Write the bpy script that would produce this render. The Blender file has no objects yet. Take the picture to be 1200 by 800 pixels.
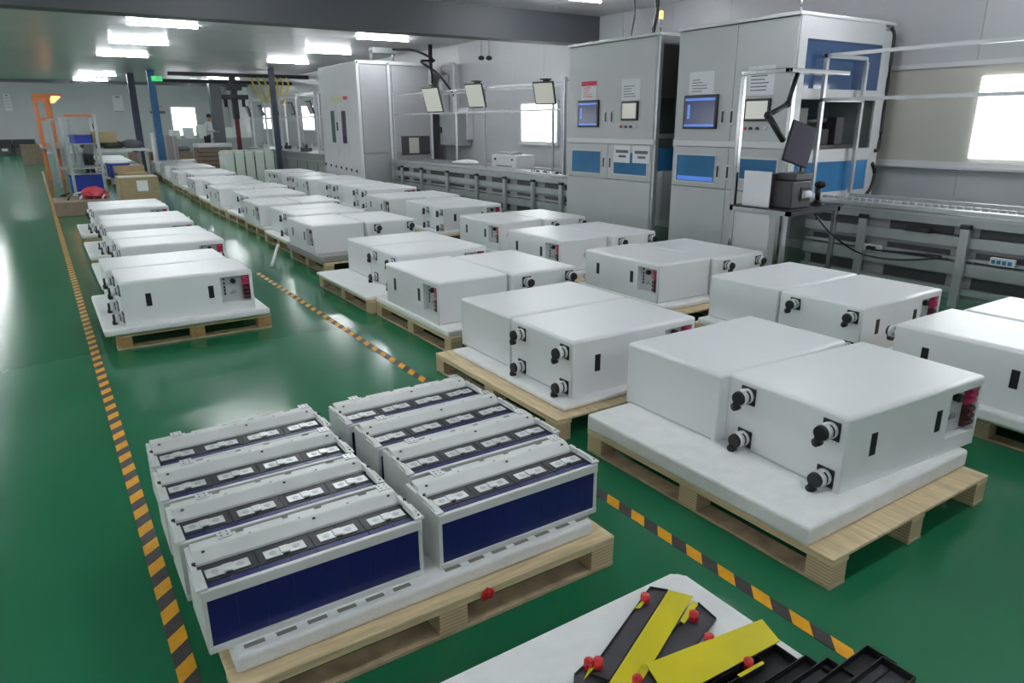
import bpy, bmesh, math, random
from mathutils import Vector, Matrix
random.seed(7)
PI = math.pi
S = bpy.context.scene
COL = S.collection

# ------------------------------------------------------------------ camera
F, PT, YW, RO, H = 824.216, 0.300579, 0.578925, 0.005715, 1.7
fwd = Vector((math.sin(YW)*math.cos(PT), math.cos(YW)*math.cos(PT), -math.sin(PT)))
r0 = Vector((math.cos(YW), -math.sin(YW), 0))
d0 = fwd.cross(r0)
cr = r0*math.cos(RO) + d0*math.sin(RO)
cd = -r0*math.sin(RO) + d0*math.cos(RO)
cam = bpy.data.cameras.new('camera'); cam_o = bpy.data.objects.new('camera', cam); COL.objects.link(cam_o)
m = Matrix((cr, -cd, -fwd)).transposed().to_4x4(); m.translation = Vector((0, 0, H))
cam_o.matrix_world = m
cam.sensor_width = 36; cam.lens = F/1200*36; cam.clip_end = 300; cam.clip_start = 0.05
S.camera = cam_o
CP = Vector((0, 0, H))
def ray(u, v): return cr*((u-600)/F) + cd*((v-400)/F) + fwd
def at(u, v, z=0.0):
    d = ray(u, v); return CP + d*((z-H)/d.z)
def atx(u, v, x):
    d = ray(u, v); return CP + d*(x/d.x)
def aty(u, v, y):
    d = ray(u, v); return CP + d*(y/d.y)

# ------------------------------------------------------------------ world + exposure
w = bpy.data.worlds.new('world'); S.world = w; w.use_nodes = True
w.node_tree.nodes['Background'].inputs[0].default_value = (0.85, 0.92, 1.0, 1)
w.node_tree.nodes['Background'].inputs[1].default_value = 0.6
S.view_settings.view_transform = 'Standard'; S.view_settings.look = 'None'
S.view_settings.gamma = 1; S.view_settings.exposure = 1.68
S.view_settings.use_curve_mapping = False
TUBE_STRENGTH = 42.0
WINDOW_STRENGTH = 1.6
HALL_FILL_STRENGTH = 21.0

# ------------------------------------------------------------------ materials
def mat(name, col, rough=0.5, metal=0.0, emit=None, es=0.0, noise=0.0, nscale=20.0, bump=0.0, bscale=60.0,
        coat=0.0, alpha=1.0, trans=0.0, stretch=None, col2=None, rnoise=0.0, spec=0.5):
    M = bpy.data.materials.new(name); M.use_nodes = True
    nt = M.node_tree; b = nt.nodes['Principled BSDF']
    b.inputs['Base Color'].default_value = (*col, 1)
    b.inputs['Roughness'].default_value = rough
    b.inputs['Metallic'].default_value = metal
    b.inputs['Coat Weight'].default_value = coat
    b.inputs['Specular IOR Level'].default_value = spec
    b.inputs['Transmission Weight'].default_value = trans
    if emit: b.inputs['Emission Color'].default_value = (*emit, 1); b.inputs['Emission Strength'].default_value = es
    if noise or bump or col2 or rnoise:
        tc = nt.nodes.new('ShaderNodeTexCoord'); mp = nt.nodes.new('ShaderNodeMapping')
        nt.links.new(tc.outputs['Object'], mp.inputs[0])
        if stretch: mp.inputs['Scale'].default_value = stretch
        n = nt.nodes.new('ShaderNodeTexNoise'); n.inputs['Scale'].default_value = nscale; n.inputs['Detail'].default_value = 5
        nt.links.new(mp.outputs[0], n.inputs['Vector'])
        if noise or col2:
            cr_ = nt.nodes.new('ShaderNodeValToRGB')
            a = col2 if col2 else tuple(max(0, c*(1-noise)) for c in col)
            bb = col if col2 else tuple(min(1, c*(1+noise*.6)) for c in col)
            cr_.color_ramp.elements[0].position = .3; cr_.color_ramp.elements[1].position = .7
            cr_.color_ramp.elements[0].color = (*a, 1); cr_.color_ramp.elements[1].color = (*bb, 1)
            nt.links.new(n.outputs[0], cr_.inputs[0]); nt.links.new(cr_.outputs[0], b.inputs['Base Color'])
        if rnoise:
            mr = nt.nodes.new('ShaderNodeMapRange'); mr.inputs['To Min'].default_value = rough; mr.inputs['To Max'].default_value = rough+rnoise
            mr.inputs['From Min'].default_value = .35; mr.inputs['From Max'].default_value = .65
            nt.links.new(n.outputs[0], mr.inputs['Value']); nt.links.new(mr.outputs[0], b.inputs['Roughness'])
        if bump:
            n2 = nt.nodes.new('ShaderNodeTexNoise'); n2.inputs['Scale'].default_value = bscale
            bp = nt.nodes.new('ShaderNodeBump'); bp.inputs['Strength'].default_value = bump; bp.inputs['Distance'].default_value = .01
            nt.links.new(mp.outputs[0], n2.inputs['Vector']); nt.links.new(n2.outputs[0], bp.inputs['Height']); nt.links.new(bp.outputs[0], b.inputs['Normal'])
    return M

def ply_mat(name, c1, c2, axis_scale=(0, 0, 1), scale=70):
    M = bpy.data.materials.new(name); M.use_nodes = True
    nt = M.node_tree; b = nt.nodes['Principled BSDF']; b.inputs['Roughness'].default_value = .75
    tc = nt.nodes.new('ShaderNodeTexCoord'); mp = nt.nodes.new('ShaderNodeMapping'); mp.inputs['Scale'].default_value = (.6, .6, 1)
    nt.links.new(tc.outputs['Object'], mp.inputs[0])
    wv = nt.nodes.new('ShaderNodeTexWave'); wv.bands_direction = 'Z'; wv.inputs['Scale'].default_value = scale/6.28*2
    wv.inputs['Distortion'].default_value = 1.2; wv.inputs['Detail'].default_value = 3
    nt.links.new(mp.outputs[0], wv.inputs['Vector'])
    r = nt.nodes.new('ShaderNodeValToRGB'); r.color_ramp.elements[0].color = (*c1, 1); r.color_ramp.elements[1].color = (*c2, 1)
    nt.links.new(wv.outputs[0], r.inputs[0]); nt.links.new(r.outputs[0], b.inputs['Base Color'])
    return M

WHITE = mat('white_powder_coat', (.80, .81, .83), .32, noise=.02, nscale=3, spec=.5)
FOAM = mat('white_foam', (.84, .84, .84), .75, noise=.05, nscale=14, bump=.25, bscale=120)
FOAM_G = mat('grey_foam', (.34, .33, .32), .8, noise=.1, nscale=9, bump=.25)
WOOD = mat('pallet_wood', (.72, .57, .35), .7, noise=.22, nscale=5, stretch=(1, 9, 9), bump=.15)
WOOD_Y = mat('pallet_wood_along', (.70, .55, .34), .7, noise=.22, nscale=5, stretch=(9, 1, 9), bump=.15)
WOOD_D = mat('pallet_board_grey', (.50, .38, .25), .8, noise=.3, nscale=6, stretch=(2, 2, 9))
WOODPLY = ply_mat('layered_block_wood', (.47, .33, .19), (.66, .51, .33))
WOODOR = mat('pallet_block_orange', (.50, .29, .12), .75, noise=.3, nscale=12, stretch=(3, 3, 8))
BLACKP = mat('black_plastic', (.012, .012, .014), .4)
DARKP = mat('dark_grey_plastic', (.05, .05, .055), .45)
SLOTM = mat('black_slot', (.008, .008, .009), .5)
GREYP = mat('grey_plastic', (.38, .38, .40), .5)
CLEARW = mat('milky_connector_plastic', (.72, .73, .75), .25)
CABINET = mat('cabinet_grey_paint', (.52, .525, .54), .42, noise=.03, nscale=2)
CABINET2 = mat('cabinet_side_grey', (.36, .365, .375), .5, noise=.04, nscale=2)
CABTRIM = mat('cabinet_light_trim', (.66, .67, .69), .35)
ALU = mat('aluminium_profile', (.47, .48, .50), .35, metal=.6, noise=.06, nscale=9)
ALU_D = mat('dull_aluminium', (.42, .44, .45), .42, metal=.5, noise=.1, nscale=6)
STEEL = mat('polished_steel', (.46, .46, .48), .2, metal=1.0)
BUSBAR = mat('busbar_aluminium', (.78, .79, .80), .33, metal=.55, noise=.12, nscale=40)
MODALU = mat('module_frame_aluminium', (.74, .75, .74), .45, metal=.25, noise=.06, nscale=8)
CELLBLUE = mat('cell_blue_film', (.009, .012, .125), .3, coat=.2, noise=.2, nscale=3)
CELLTOP = mat('cell_black_top', (.02, .02, .028), .4)
BLUEGL = mat('blue_tinted_window', (.03, .19, .42), .12, coat=.5, noise=.25, nscale=1.2)
DARKGL = mat('dark_teal_window', (.02, .09, .12), .12, coat=.5)
DARKVI = mat('dark_violet_window', (.03, .02, .09), .12, coat=.5)
SCREEN_B = mat('lit_blue_screen', (.01, .01, .05), .15, emit=(.02, .04, .22), es=.07)
SCREEN_W = mat('lit_white_panel_screen', (.5, .5, .45), .2, emit=(.86, .88, .76), es=.08)
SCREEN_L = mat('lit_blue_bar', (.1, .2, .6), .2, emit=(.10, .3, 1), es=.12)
PAPER = mat('paper_sheet', (.74, .75, .78), .7)
PAPERRED = mat('red_print', (.62, .05, .09), .6)
INK = mat('dark_print', (.12, .12, .14), .6)
REDP = mat('red_plastic_cap', (.62, .012, .02), .3, coat=.4)
REDBR = mat('breaker_red', (.50, .03, .12), .4)
MAROON = mat('breaker_maroon', (.07, .012, .02), .4)
YELLOW = mat('yellow_painted_sheet', (.64, .55, .0), .38, noise=.06, nscale=6)
PLATE = mat('dark_insulation_sheet', (.052, .048, .058), .5, noise=.12, nscale=20)
TAPE_Y = mat('tape_orange', (.86, .40, .01), .4, noise=.12, nscale=25)
TAPE_K = mat('tape_dark', (.055, .05, .055), .45, noise=.3, nscale=25)
WALLM = mat('wall_panel_paint', (.50, .505, .53), .38, noise=.03, nscale=.7)
CEILM = mat('ceiling_panel_gloss', (.60, .575, .60), .30, noise=.03, nscale=.6, spec=.5)
BEAMM = mat('bulkhead_grey_paint', (.072, .077, .088), .5)
TRIMM = mat('window_trim', (.62, .63, .64), .4)
BEIGE = mat('beige_window_film', (.50, .49, .44), .3, noise=.05, nscale=1)
TUBE = mat('tube_light_diffuser', (.9, .9, .9), .4, emit=(.93, .97, 1.0), es=TUBE_STRENGTH)
WINPANE = mat('daylit_window_pane', (.9, .9, .9), .4, emit=(.95, 1.0, 1.0), es=WINDOW_STRENGTH)
ORANGE = mat('orange_paint', (.72, .22, .07), .45)
ORLIGHT = mat('orange_lamp', (.8, .3, .1), .4, emit=(1, .38, .1), es=1.2)
AMBER = mat('amber_signal_lamp', (.8, .4, .1), .3, emit=(1, .5, .12), es=.7)
BLUEBIN = mat('blue_bin_plastic', (.02, .05, .40), .4)
BLUEPOST = mat('blue_column_paint', (.02, .13, .30), .45)
DARKPOST = mat('dark_column_paint', (.045, .055, .09), .5)
BLACKST = mat('black_steel', (.02, .022, .026), .5)
CARD = mat('cardboard', (.36, .28, .16), .85, noise=.12, nscale=8)
CARD_D = mat('brown_cardboard_dark', (.25, .19, .14), .85, noise=.15, nscale=8)
PALEGREEN = mat('pale_green_white_case', (.60, .66, .60), .45)
GREENM = mat('sign_green', (.05, .55, .15), .5, emit=(.1, .9, .25), es=.2)
YELCAB = mat('yellow_hose', (.65, .55, .06), .5)
SKIN = mat('skin', (.50, .30, .22), .5)
HAIR = mat('black_hair', (.012, .01, .01), .6)
SHIRTW = mat('white_work_shirt', (.75, .75, .76), .8)
SHIRTG = mat('grey_work_jacket', (.17, .17, .19), .8)
TROUS = mat('dark_trousers', (.03, .03, .04), .8)
REDBAG = mat('red_plastic_bag', (.55, .05, .08), .35)
STRAPW = mat('white_plastic_strap', (.75, .74, .73), .5)
GREENFELT = mat('dark_green_cover', (.07, .09, .06), .8)

def floor_material():
    M = bpy.data.materials.new('green_epoxy_floor'); M.use_nodes = True
    nt = M.node_tree; b = nt.nodes['Principled BSDF']
    tc = nt.nodes.new('ShaderNodeTexCoord')
    n = nt.nodes.new('ShaderNodeTexNoise'); n.inputs['Scale'].default_value = .8; n.inputs['Detail'].default_value = 1; n.inputs['Roughness'].default_value = .5
    nt.links.new(tc.outputs['Object'], n.inputs['Vector'])
    r = nt.nodes.new('ShaderNodeValToRGB')
    r.color_ramp.interpolation = 'EASE'; r.color_ramp.elements[0].position = .15; r.color_ramp.elements[0].color = (.014, .150, .066, 1)
    r.color_ramp.elements[1].position = .85; r.color_ramp.elements[1].color = (.022, .176, .083, 1)
    nt.links.new(n.outputs[0], r.inputs[0]); nt.links.new(r.outputs[0], b.inputs['Base Color'])
    b.inputs['Roughness'].default_value = .16
    b.inputs['Specular IOR Level'].default_value = .30
    return M
FLOORM = floor_material()

# ------------------------------------------------------------------ mesh helpers
class MB:
    def __init__(s): s.bm = bmesh.new(); s.mats = []
    def _mi(s, m):
        if m is None: return 0
        if m not in s.mats: s.mats.append(m)
        return s.mats.index(m)
    def box(s, x0, x1, y0, y1, z0, z1, bev=0.0, m=None, seg=2, rot=None, piv=None):
        r = bmesh.ops.create_cube(s.bm, size=1)
        vs = r['verts']
        for v in vs:
            v.co = Vector(((x0+x1)/2+v.co.x*(x1-x0), (y0+y1)/2+v.co.y*(y1-y0), (z0+z1)/2+v.co.z*(z1-z0)))
        fs = set(f for v in vs for f in v.link_faces)
        mi = s._mi(m)
        for f in fs: f.material_index = mi
        if bev > 0:
            es = list(set(e for v in vs for e in v.link_edges))
            g = bmesh.ops.bevel(s.bm, geom=es, offset=bev, segments=seg, affect='EDGES', profile=.6)
            for f in g['faces']: f.material_index = mi; f.smooth = True
            vs = list(set(vs_ for f in g['faces'] for vs_ in f.verts) | set(v for v in vs if v.is_valid))
        if rot is not None:
            p = Vector(piv) if piv is not None else Vector(((x0+x1)/2, (y0+y1)/2, (z0+z1)/2))
            R = rot if isinstance(rot, Matrix) else Matrix.Rotation(rot[0], 3, rot[1])
            for v in vs: v.co = p + R @ (v.co-p)
        return s
    def cyl(s, a, b, r, r2=None, n=14, m=None, smooth=True):
        a = Vector(a); b = Vector(b); d = b-a; L = d.length
        if L < 1e-6: return s
        q = d.to_track_quat('Z', 'Y').to_matrix().to_4x4(); q.translation = (a+b)/2
        g = bmesh.ops.create_cone(s.bm, cap_ends=True, segments=n, radius1=r, radius2=r if r2 is None else r2, depth=L, matrix=q)
        mi = s._mi(m)
        for f in set(f for v in g['verts'] for f in v.link_faces):
            f.material_index = mi
            if len(f.verts) == 4: f.smooth = smooth
        return s
    def ball(s, c, r, sc=(1, 1, 1), n=12, m=None):
        g = bmesh.ops.create_uvsphere(s.bm, u_segments=n, v_segments=max(6, n//2+2), radius=r)
        mi = s._mi(m)
        for v in g['verts']: v.co = Vector((v.co.x*sc[0]+c[0], v.co.y*sc[1]+c[1], v.co.z*sc[2]+c[2]))
        for f in set(f for v in g['verts'] for f in v.link_faces): f.smooth = True; f.material_index = mi
        return s
    def prism(s, pts, dirv, m=None):
        """extrude a planar polygon (list of 3d points) along dirv"""
        a = [s.bm.verts.new(p) for p in pts]; b = [s.bm.verts.new(Vector(p)+Vector(dirv)) for p in pts]
        mi = s._mi(m); n = len(pts)
        fs = [s.bm.faces.new(a[::-1]), s.bm.faces.new(b)]
        for i in range(n): fs.append(s.bm.faces.new((a[i], a[(i+1) % n], b[(i+1) % n], b[i])))
        for f in fs: f.material_index = mi
        return s
    def tube(s, pts, r, n=8, m=None):
        pts = [Vector(p) for p in pts]
        rings = []; mi = s._mi(m)
        up = Vector((0, 0, 1))
        for i, p in enumerate(pts):
            t = (pts[min(i+1, len(pts)-1)]-pts[max(i-1, 0)]).normalized()
            u = t.cross(up)
            if u.length < 1e-3: u = t.cross(Vector((1, 0, 0)))
            u.normalize(); v = t.cross(u)
            rings.append([s.bm.verts.new(p+u*r*math.cos(2*PI*k/n)+v*r*math.sin(2*PI*k/n)) for k in range(n)])
        for i in range(len(rings)-1):
            for k in range(n):
                f = s.bm.faces.new((rings[i][k], rings[i][(k+1) % n], rings[i+1][(k+1) % n], rings[i+1][k])); f.smooth = True; f.material_index = mi
        for rr in (rings[0][::-1], rings[-1]):
            f = s.bm.faces.new(rr); f.material_index = mi
        return s
    def mesh(s, name, material=None):
        bmesh.ops.recalc_face_normals(s.bm, faces=s.bm.faces[:])
        me = bpy.data.meshes.new(name); s.bm.to_mesh(me); s.bm.free()
        if material is not None: me.materials.append(material)
        else:
            for mm in s.mats: me.materials.append(mm)
        return me
    def build(s, name, material=None, parent=None, loc=None, rz=0.0):
        o = bpy.data.objects.new(name, s.mesh(name, material)); COL.objects.link(o)
        if parent is not None: o.parent = parent
        if loc is not None: o.location = loc
        o.rotation_euler.z = rz
        return o

def spline(pts, n=6):
    P = [Vector(p) for p in pts]; out = []
    Q = [P[0]*2-P[1]] + P + [P[-1]*2-P[-2]]
    for i in range(1, len(Q)-2):
        for k in range(n):
            t = k/n
            out.append(.5*((2*Q[i]) + (Q[i+1]-Q[i-1])*t + (2*Q[i-1]-5*Q[i]+4*Q[i+1]-Q[i+2])*t*t + (3*Q[i]-Q[i-1]-3*Q[i+1]+Q[i+2])*t**3))
    out.append(P[-1]); return out

def tag(o, label, cat, group=None):
    o['label'] = label; o['category'] = cat
    if group: o['group'] = group
    return o
def thing(name, label, cat, loc=(0, 0, 0), rz=0.0, group=None):
    o = bpy.data.objects.new(name, None); COL.objects.link(o); o.location = loc; o.rotation_euler.z = rz
    o.empty_display_size = .1
    return tag(o, label, cat, group)
def struct(o): o['kind'] = 'structure'; return o
KIDS = {}
def kids(o):
    if o.name not in KIDS: KIDS[o.name] = [c for c in bpy.data.objects if c.parent == o]
    return KIDS[o.name]
def copy_tree(o, parent=None):
    c = o.copy(); COL.objects.link(c)
    if parent is not None: c.parent = parent
    for ch in kids(o): copy_tree(ch, c)
    return c
USED = set()
def place(proto, loc, rz=0.0, label=None, group=None):
    if proto.name not in USED: USED.add(proto.name); kids(proto); [kids(k) for k in kids(proto)]; o = proto
    else: o = copy_tree(proto)
    o.location = loc; o.rotation_euler.z = rz
    if label: o['label'] = label
    if group: o['group'] = group
    return o
def part(mesh, name, parent, loc=(0, 0, 0), rot=(0, 0, 0)):
    o = bpy.data.objects.new(name, mesh); COL.objects.link(o); o.parent = parent; o.location = loc; o.rotation_euler = rot
    return o

# ------------------------------------------------------------------ room
XR, XL, YB, YE, YF, ZC, ZH = 8.8, -9.0, -4.0, 36.0, 55.0, 3.5, 5.6
XF = 12.0
struct(MB().box(XL-.3, XF+.3, YB-.3, YF+.3, -.1, 0).build('floor', FLOORM))
# ceiling: sandwich panels with fine joints
ce = struct(MB().box(XL-.3, XR+.3, YB-.3, YE, ZC+.03, ZC+.12).build('ceiling', CEILM))
pm = MB().box(XL, XR, 0, 1.992, ZC, ZC+.03).mesh('panel', CEILM)
yy = YB
while yy < YE-.1:
    part(pm, 'panel', ce, (0, yy, 0)); yy += 2.0
struct(MB().box(XL-.3, XF+.3, YE, YF+.3, ZH, ZH+.1).build('ceiling_far', CEILM))
struct(MB().box(XL-.3, XR, YE-.1, YE, ZC-.12, ZH).build('trim_1', BEAMM))
wr = struct(MB().box(XR+.02, XR+.2, YB-.3, YE, 0, ZC+.1).build('wall_right', WALLM))
pm = MB().box(XR, XR+.02, 0, 1.155, 0, ZC).mesh('panel', WALLM)
yy = YB
while yy < YE-1.1:
    part(pm, 'panel', wr, (0, yy, 0)); yy += 1.16
struct(MB().box(XR, XF+.2, YE, YE+.15, 0, ZH).build('wall_return', WALLM))
struct(MB().box(XF, XF+.2, YE, YF, 0, ZH).build('wall_far_right', WALLM))
wf = struct(MB().box(XL-.3, XF+.2, YF+.02, YF+.2, 0, ZH).build('wall_far', WALLM))
pm = MB().box(0, 1.99, YF, YF+.02, 0, ZH).mesh('panel', WALLM)
xx = XL
while xx < XF-.5:
    part(pm, 'panel', wf, (xx, 0, 0)); xx += 2.0
struct(MB().box(XL-.2, XL, YB-.3, YF, 0, ZH).build('wall_left', WALLM))
struct(MB().box(XL, XR, YB-.2, YB, 0, ZC).build('wall_back', WALLM))
struct(MB().box(XL, XR, 10.55, 10.9, 3.03, ZC).build('trim_2', BEAMM))
struct(MB().box(XR-.012, XR, YB, YE, 0, .1).build('baseboard_right', TRIMM))
struct(MB().box(XL, XF, YF-.015, YF, 0, .12).build('baseboard_far', TRIMM))

def window_x(name, x, y0, y1, z0, z1, nx=1, side=-1, film=None, pane=WINPANE):
    """window on a wall of constant x, proud of the wall towards side"""
    e = bpy.data.objects.new(name, None); COL.objects.link(e); struct(e); e.location = (x, 0, 0)
    t = .05; s = side
    b = MB(); a0, a1 = sorted((0, s*.035))
    b.box(a0, a1, y0-t, y1+t, z1, z1+t).box(a0, a1, y0-t, y1+t, z0-t, z0).box(a0, a1, y0-t, y0, z0, z1).box(a0, a1, y1, y1+t, z0, z1)
    b.build('window_frame', TRIMM, e)
    w_ = (y1-y0)/nx
    for i in range(nx):
        a0, a1 = sorted((s*.003, s*.012))
        mm = film if (film and i >= 1) else pane
        MB().box(a0, a1, y0+i*w_, y0+(i+1)*w_-.012, z0, z1).build('pane', mm, e)
    a0, a1 = sorted((0, s*.07)); MB().box(a0, a1, y0-.08, y1+.08, z0-t-.03, z0-t).build('window_sill', TRIMM, e)
    return e
# near right window: bright pane (towards the camera) and film covered panes
window_x('window_1', XR, 0.2, 5.12, 1.25, 2.28, 1, pane=BEIGE)
e = bpy.data.objects['window_1']
MB().box(-.03, -.013, .25, 4.02, 1.30, 2.16).build('pane', WINPANE, e)
window_x('window_2', XR, 11.75, 13.0, 1.34, 2.08)
window_x('window_3', XR, 26.6, 28.2, 1.52, 2.36)
window_x('window_4', XR, 32.0, 33.6, 1.55, 2.4)
def window_y(name, u0, v0, u1, v1):
    a = aty(u0, v0, YF); b = aty(u1, v1, YF)
    x0, x1, z0, z1 = a.x, b.x, b.z, a.z
    e = bpy.data.objects.new(name, None); COL.objects.link(e); struct(e)
    fr = MB(); t = .12
    fr.box(x0-t, x1+t, YF-.05, YF, z1, z1+t).box(x0-t, x1+t, YF-.05, YF, z0-t, z0).box(x0-t, x0, YF-.05, YF, z0, z1).box(x1, x1+t, YF-.05, YF, z0, z1)
    fr.build('window_frame', TRIMM, e)
    MB().box(x0, x1, YF-.02, YF-.003, z0, z1).build('pane', WINPANE, e)
window_y('window_5', 200, 126, 232, 158)
for i, (a, b) in enumerate(((2, 5), (9, 13), (17, 21), (26, 30))):
    window_x('window_%d' % (6+i), XL, a, b, 1.2, 2.3, 1, side=1)

# ------------------------------------------------------------------ ceiling lights
lt = thing('ceiling_light', 'lit white tube light on the ceiling', 'light')
MB().box(-.61, .61, -.018, .018, -.03, 0, .004).build('housing', TRIMM, lt)
MB().box(-.60, .60, -.016, .016, -.055, -.03, .008).build('diffuser', TUBE, lt)
rows = [-2.5, 1.0, 4.6, 8.2, 12.0, 15.4, 18.9, 22.4, 25.9, 29.4, 31.2, 34.6]
VIS = {}
ON = ['first', 'second', 'third', 'fourth', 'fifth', 'sixth', 'seventh', 'eighth', 'ninth', 'tenth', '11th', '12th']
for i, y in enumerate(rows):
    for j, x in enumerate((-6.3, -2.2, 2.38, 6.75)):
        if i in (8, 9) and j >= 2: continue
        ln = ('far left', 'left', 'middle', 'right')[j]
        sp = (j == 3 and i == 3)
        place(lt, (x + (.25 if sp else 0), y + (.9 if sp else 0), ZC), 0,
              'lit white ceiling tube light, %s from the back wall in the %s line' % (ON[i], ln), 'ceiling tube lights')
hb = thing('hall_fill_lamp', '', 'light')  # added lamps, hidden from the camera, that brighten the far wall
MB().box(-.6, .6, -.2, .2, -.05, 0, .01).build('housing', TRIMM, hb)
MB().box(-.56, .56, -.16, .16, -.07, -.05, .006).build('diffuser', mat('hall_fill_diffuser', (.9, .9, .9), .4, emit=(.93, .97, 1.0), es=HALL_FILL_STRENGTH), hb)
for a, x in enumerate((-6, -1, 4, 9)):
    for b_, y in enumerate((39.5, 44, 48.5)):
        place(hb, (x, y, ZH), 0, 'added unseen fill lamp on the high far ceiling, %s row, %s from left' % (ON[b_], ON[a]), 'added fill lamps of the high far hall')

# ------------------------------------------------------------------ hazard tape
def tape(name, x0, x1, ya, yb, y_ref, label, skew):
    b = MB(); P = .1675; k = math.floor((ya-y_ref)/P); b._mi(TAPE_K); b._mi(TAPE_Y)
    y = y_ref+k*P
    bm = b.bm
    while y < yb:
        for (p, q, mi) in ((y, y+P/2, 1), (y+P/2, y+P, 0)):
            vs = [bm.verts.new((x, yv, .0022)) for x, yv in ((x0, p), (x1, p+skew), (x1, q+skew), (x0, q))]
            lo = [bm.verts.new((v.co.x, v.co.y, .0)) for v in vs]
            bm.faces.new(vs).material_index = mi
            for i in (1, 3): bm.faces.new((vs[i], vs[(i+1) % 4], lo[(i+1) % 4], lo[i])).material_index = mi
        y += P
    return tag(b.build(name), label, 'floor tape')
tape('hazard_tape', .103, .164, -2, 34, 2.262, 'left striped orange and black floor tape beside the open green floor', .055)
tape('hazard_tape', 1.969, 2.025, -2, 8.6, 1.455, 'right striped orange and black floor tape between battery modules and big pallet', .058)

# ------------------------------------------------------------------ pallets
def make_pallet(name, label, L, W, block_m, runner=True, deck_m=WOOD, rounded=.02):
    """L along local x; runners along x"""
    t = thing(name, label, 'pallet')
    zt = .135
    MB().box(-L/2, L/2, -W/2, W/2, zt-.014, zt, .003).build('deck', deck_m, t)
    sm = MB().box(-L/2, L/2, -.05, .05, 0, .018).mesh('stringer_board', WOOD if runner else WOOD_D)
    for k in (-1, 0, 1):
        part(sm, 'stringer_board', t, (0, k*(W/2-.052), zt-.033))
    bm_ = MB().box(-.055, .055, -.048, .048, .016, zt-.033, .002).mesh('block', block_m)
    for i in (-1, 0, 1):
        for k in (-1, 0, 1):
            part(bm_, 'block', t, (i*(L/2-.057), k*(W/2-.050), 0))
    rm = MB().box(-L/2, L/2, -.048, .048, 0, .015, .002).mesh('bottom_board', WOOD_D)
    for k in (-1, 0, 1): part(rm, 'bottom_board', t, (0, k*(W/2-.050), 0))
    return t
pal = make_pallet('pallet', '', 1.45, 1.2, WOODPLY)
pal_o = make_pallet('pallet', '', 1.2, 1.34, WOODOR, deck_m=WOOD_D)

def tray_mesh(lx, ly, h, r=.02, m=FOAM):
    b = MB(); b.box(-lx/2, lx/2, -ly/2, ly/2, 0, h, min(r, h*.45), seg=3)
    return b.mesh('foam_tray', m)
TRAYS = {}
def tray(x, y, z, lx, ly, h, label, rz=0, m=FOAM, name='foam_tray'):
    key = (round(lx, 2), round(ly, 2), round(h, 3), m.name)
    if key not in TRAYS: TRAYS[key] = tray_mesh(lx, ly, h, .018, m)
    o = bpy.data.objects.new(name, TRAYS[key]); COL.objects.link(o); o.location = (x, y, z); o.rotation_euler.z = rz
    return tag(o, label, 'foam tray', 'foam trays under the battery cabinets')

# ------------------------------------------------------------------ battery cabinet (pack)
PL, PW, PH = 1.0, .64, .345
def shell_mesh():
    bm = bmesh.new()
    bmesh.ops.create_cube(bm, size=1)
    for v in bm.verts: v.co = Vector((v.co.x*PL, v.co.y*PW, (v.co.z+.5)*PH))
    es = [e for e in bm.edges if sum(v.co.z > PH-.01 for v in e.verts) == 2 or abs(e.verts[0].co.z-e.verts[1].co.z) > .1]
    top = [e for e in es if abs(e.verts[0].co.z-e.verts[1].co.z) < .1]
    ver = [e for e in es if e not in top]
    g = bmesh.ops.bevel(bm, geom=top, offset=.022, segments=3, affect='EDGES', profile=.5)
    g2 = bmesh.ops.bevel(bm, geom=[e for e in bm.edges if abs(e.verts[0].co.z-e.verts[1].co.z) > .2], offset=.008, segments=2, affect='EDGES', profile=.5)
    for f in bm.faces: f.smooth = f.calc_area() < .02
    # recess at the +x end of the -y face
    X0, X1, Z0, Z1 = PL/2-.262, PL/2-.026, .075, .295
    for co, no in (((X0, 0, 0), (1, 0, 0)), ((X1, 0, 0), (1, 0, 0)), ((0, 0, Z0), (0, 0, 1)), ((0, 0, Z1), (0, 0, 1))):
        fy = [f for f in bm.faces if f.normal.y < -.98]
        geom = fy + list(set(e for f in fy for e in f.edges)) + list(set(v for f in fy for v in f.verts))
        bmesh.ops.bisect_plane(bm, geom=geom, plane_co=co, plane_no=no)
    bm.normal_update()
    rec = [f for f in bm.faces if f.normal.y < -.98 and X0 < f.calc_center_median().x < X1 and Z0 < f.calc_center_median().z < Z1]
    g = bmesh.ops.extrude_face_region(bm, geom=rec)
    for v in [x for x in g['geom'] if isinstance(x, bmesh.types.BMVert)]: v.co.y += .045
    bmesh.ops.delete(bm, geom=rec, context='FACES')
    # shallow seam for the lid fold on top
    bmesh.ops.recalc_face_normals(bm, faces=bm.faces[:])
    me = bpy.data.meshes.new('shell'); bm.to_mesh(me); bm.free(); me.materials.append(WHITE)
    return me
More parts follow.
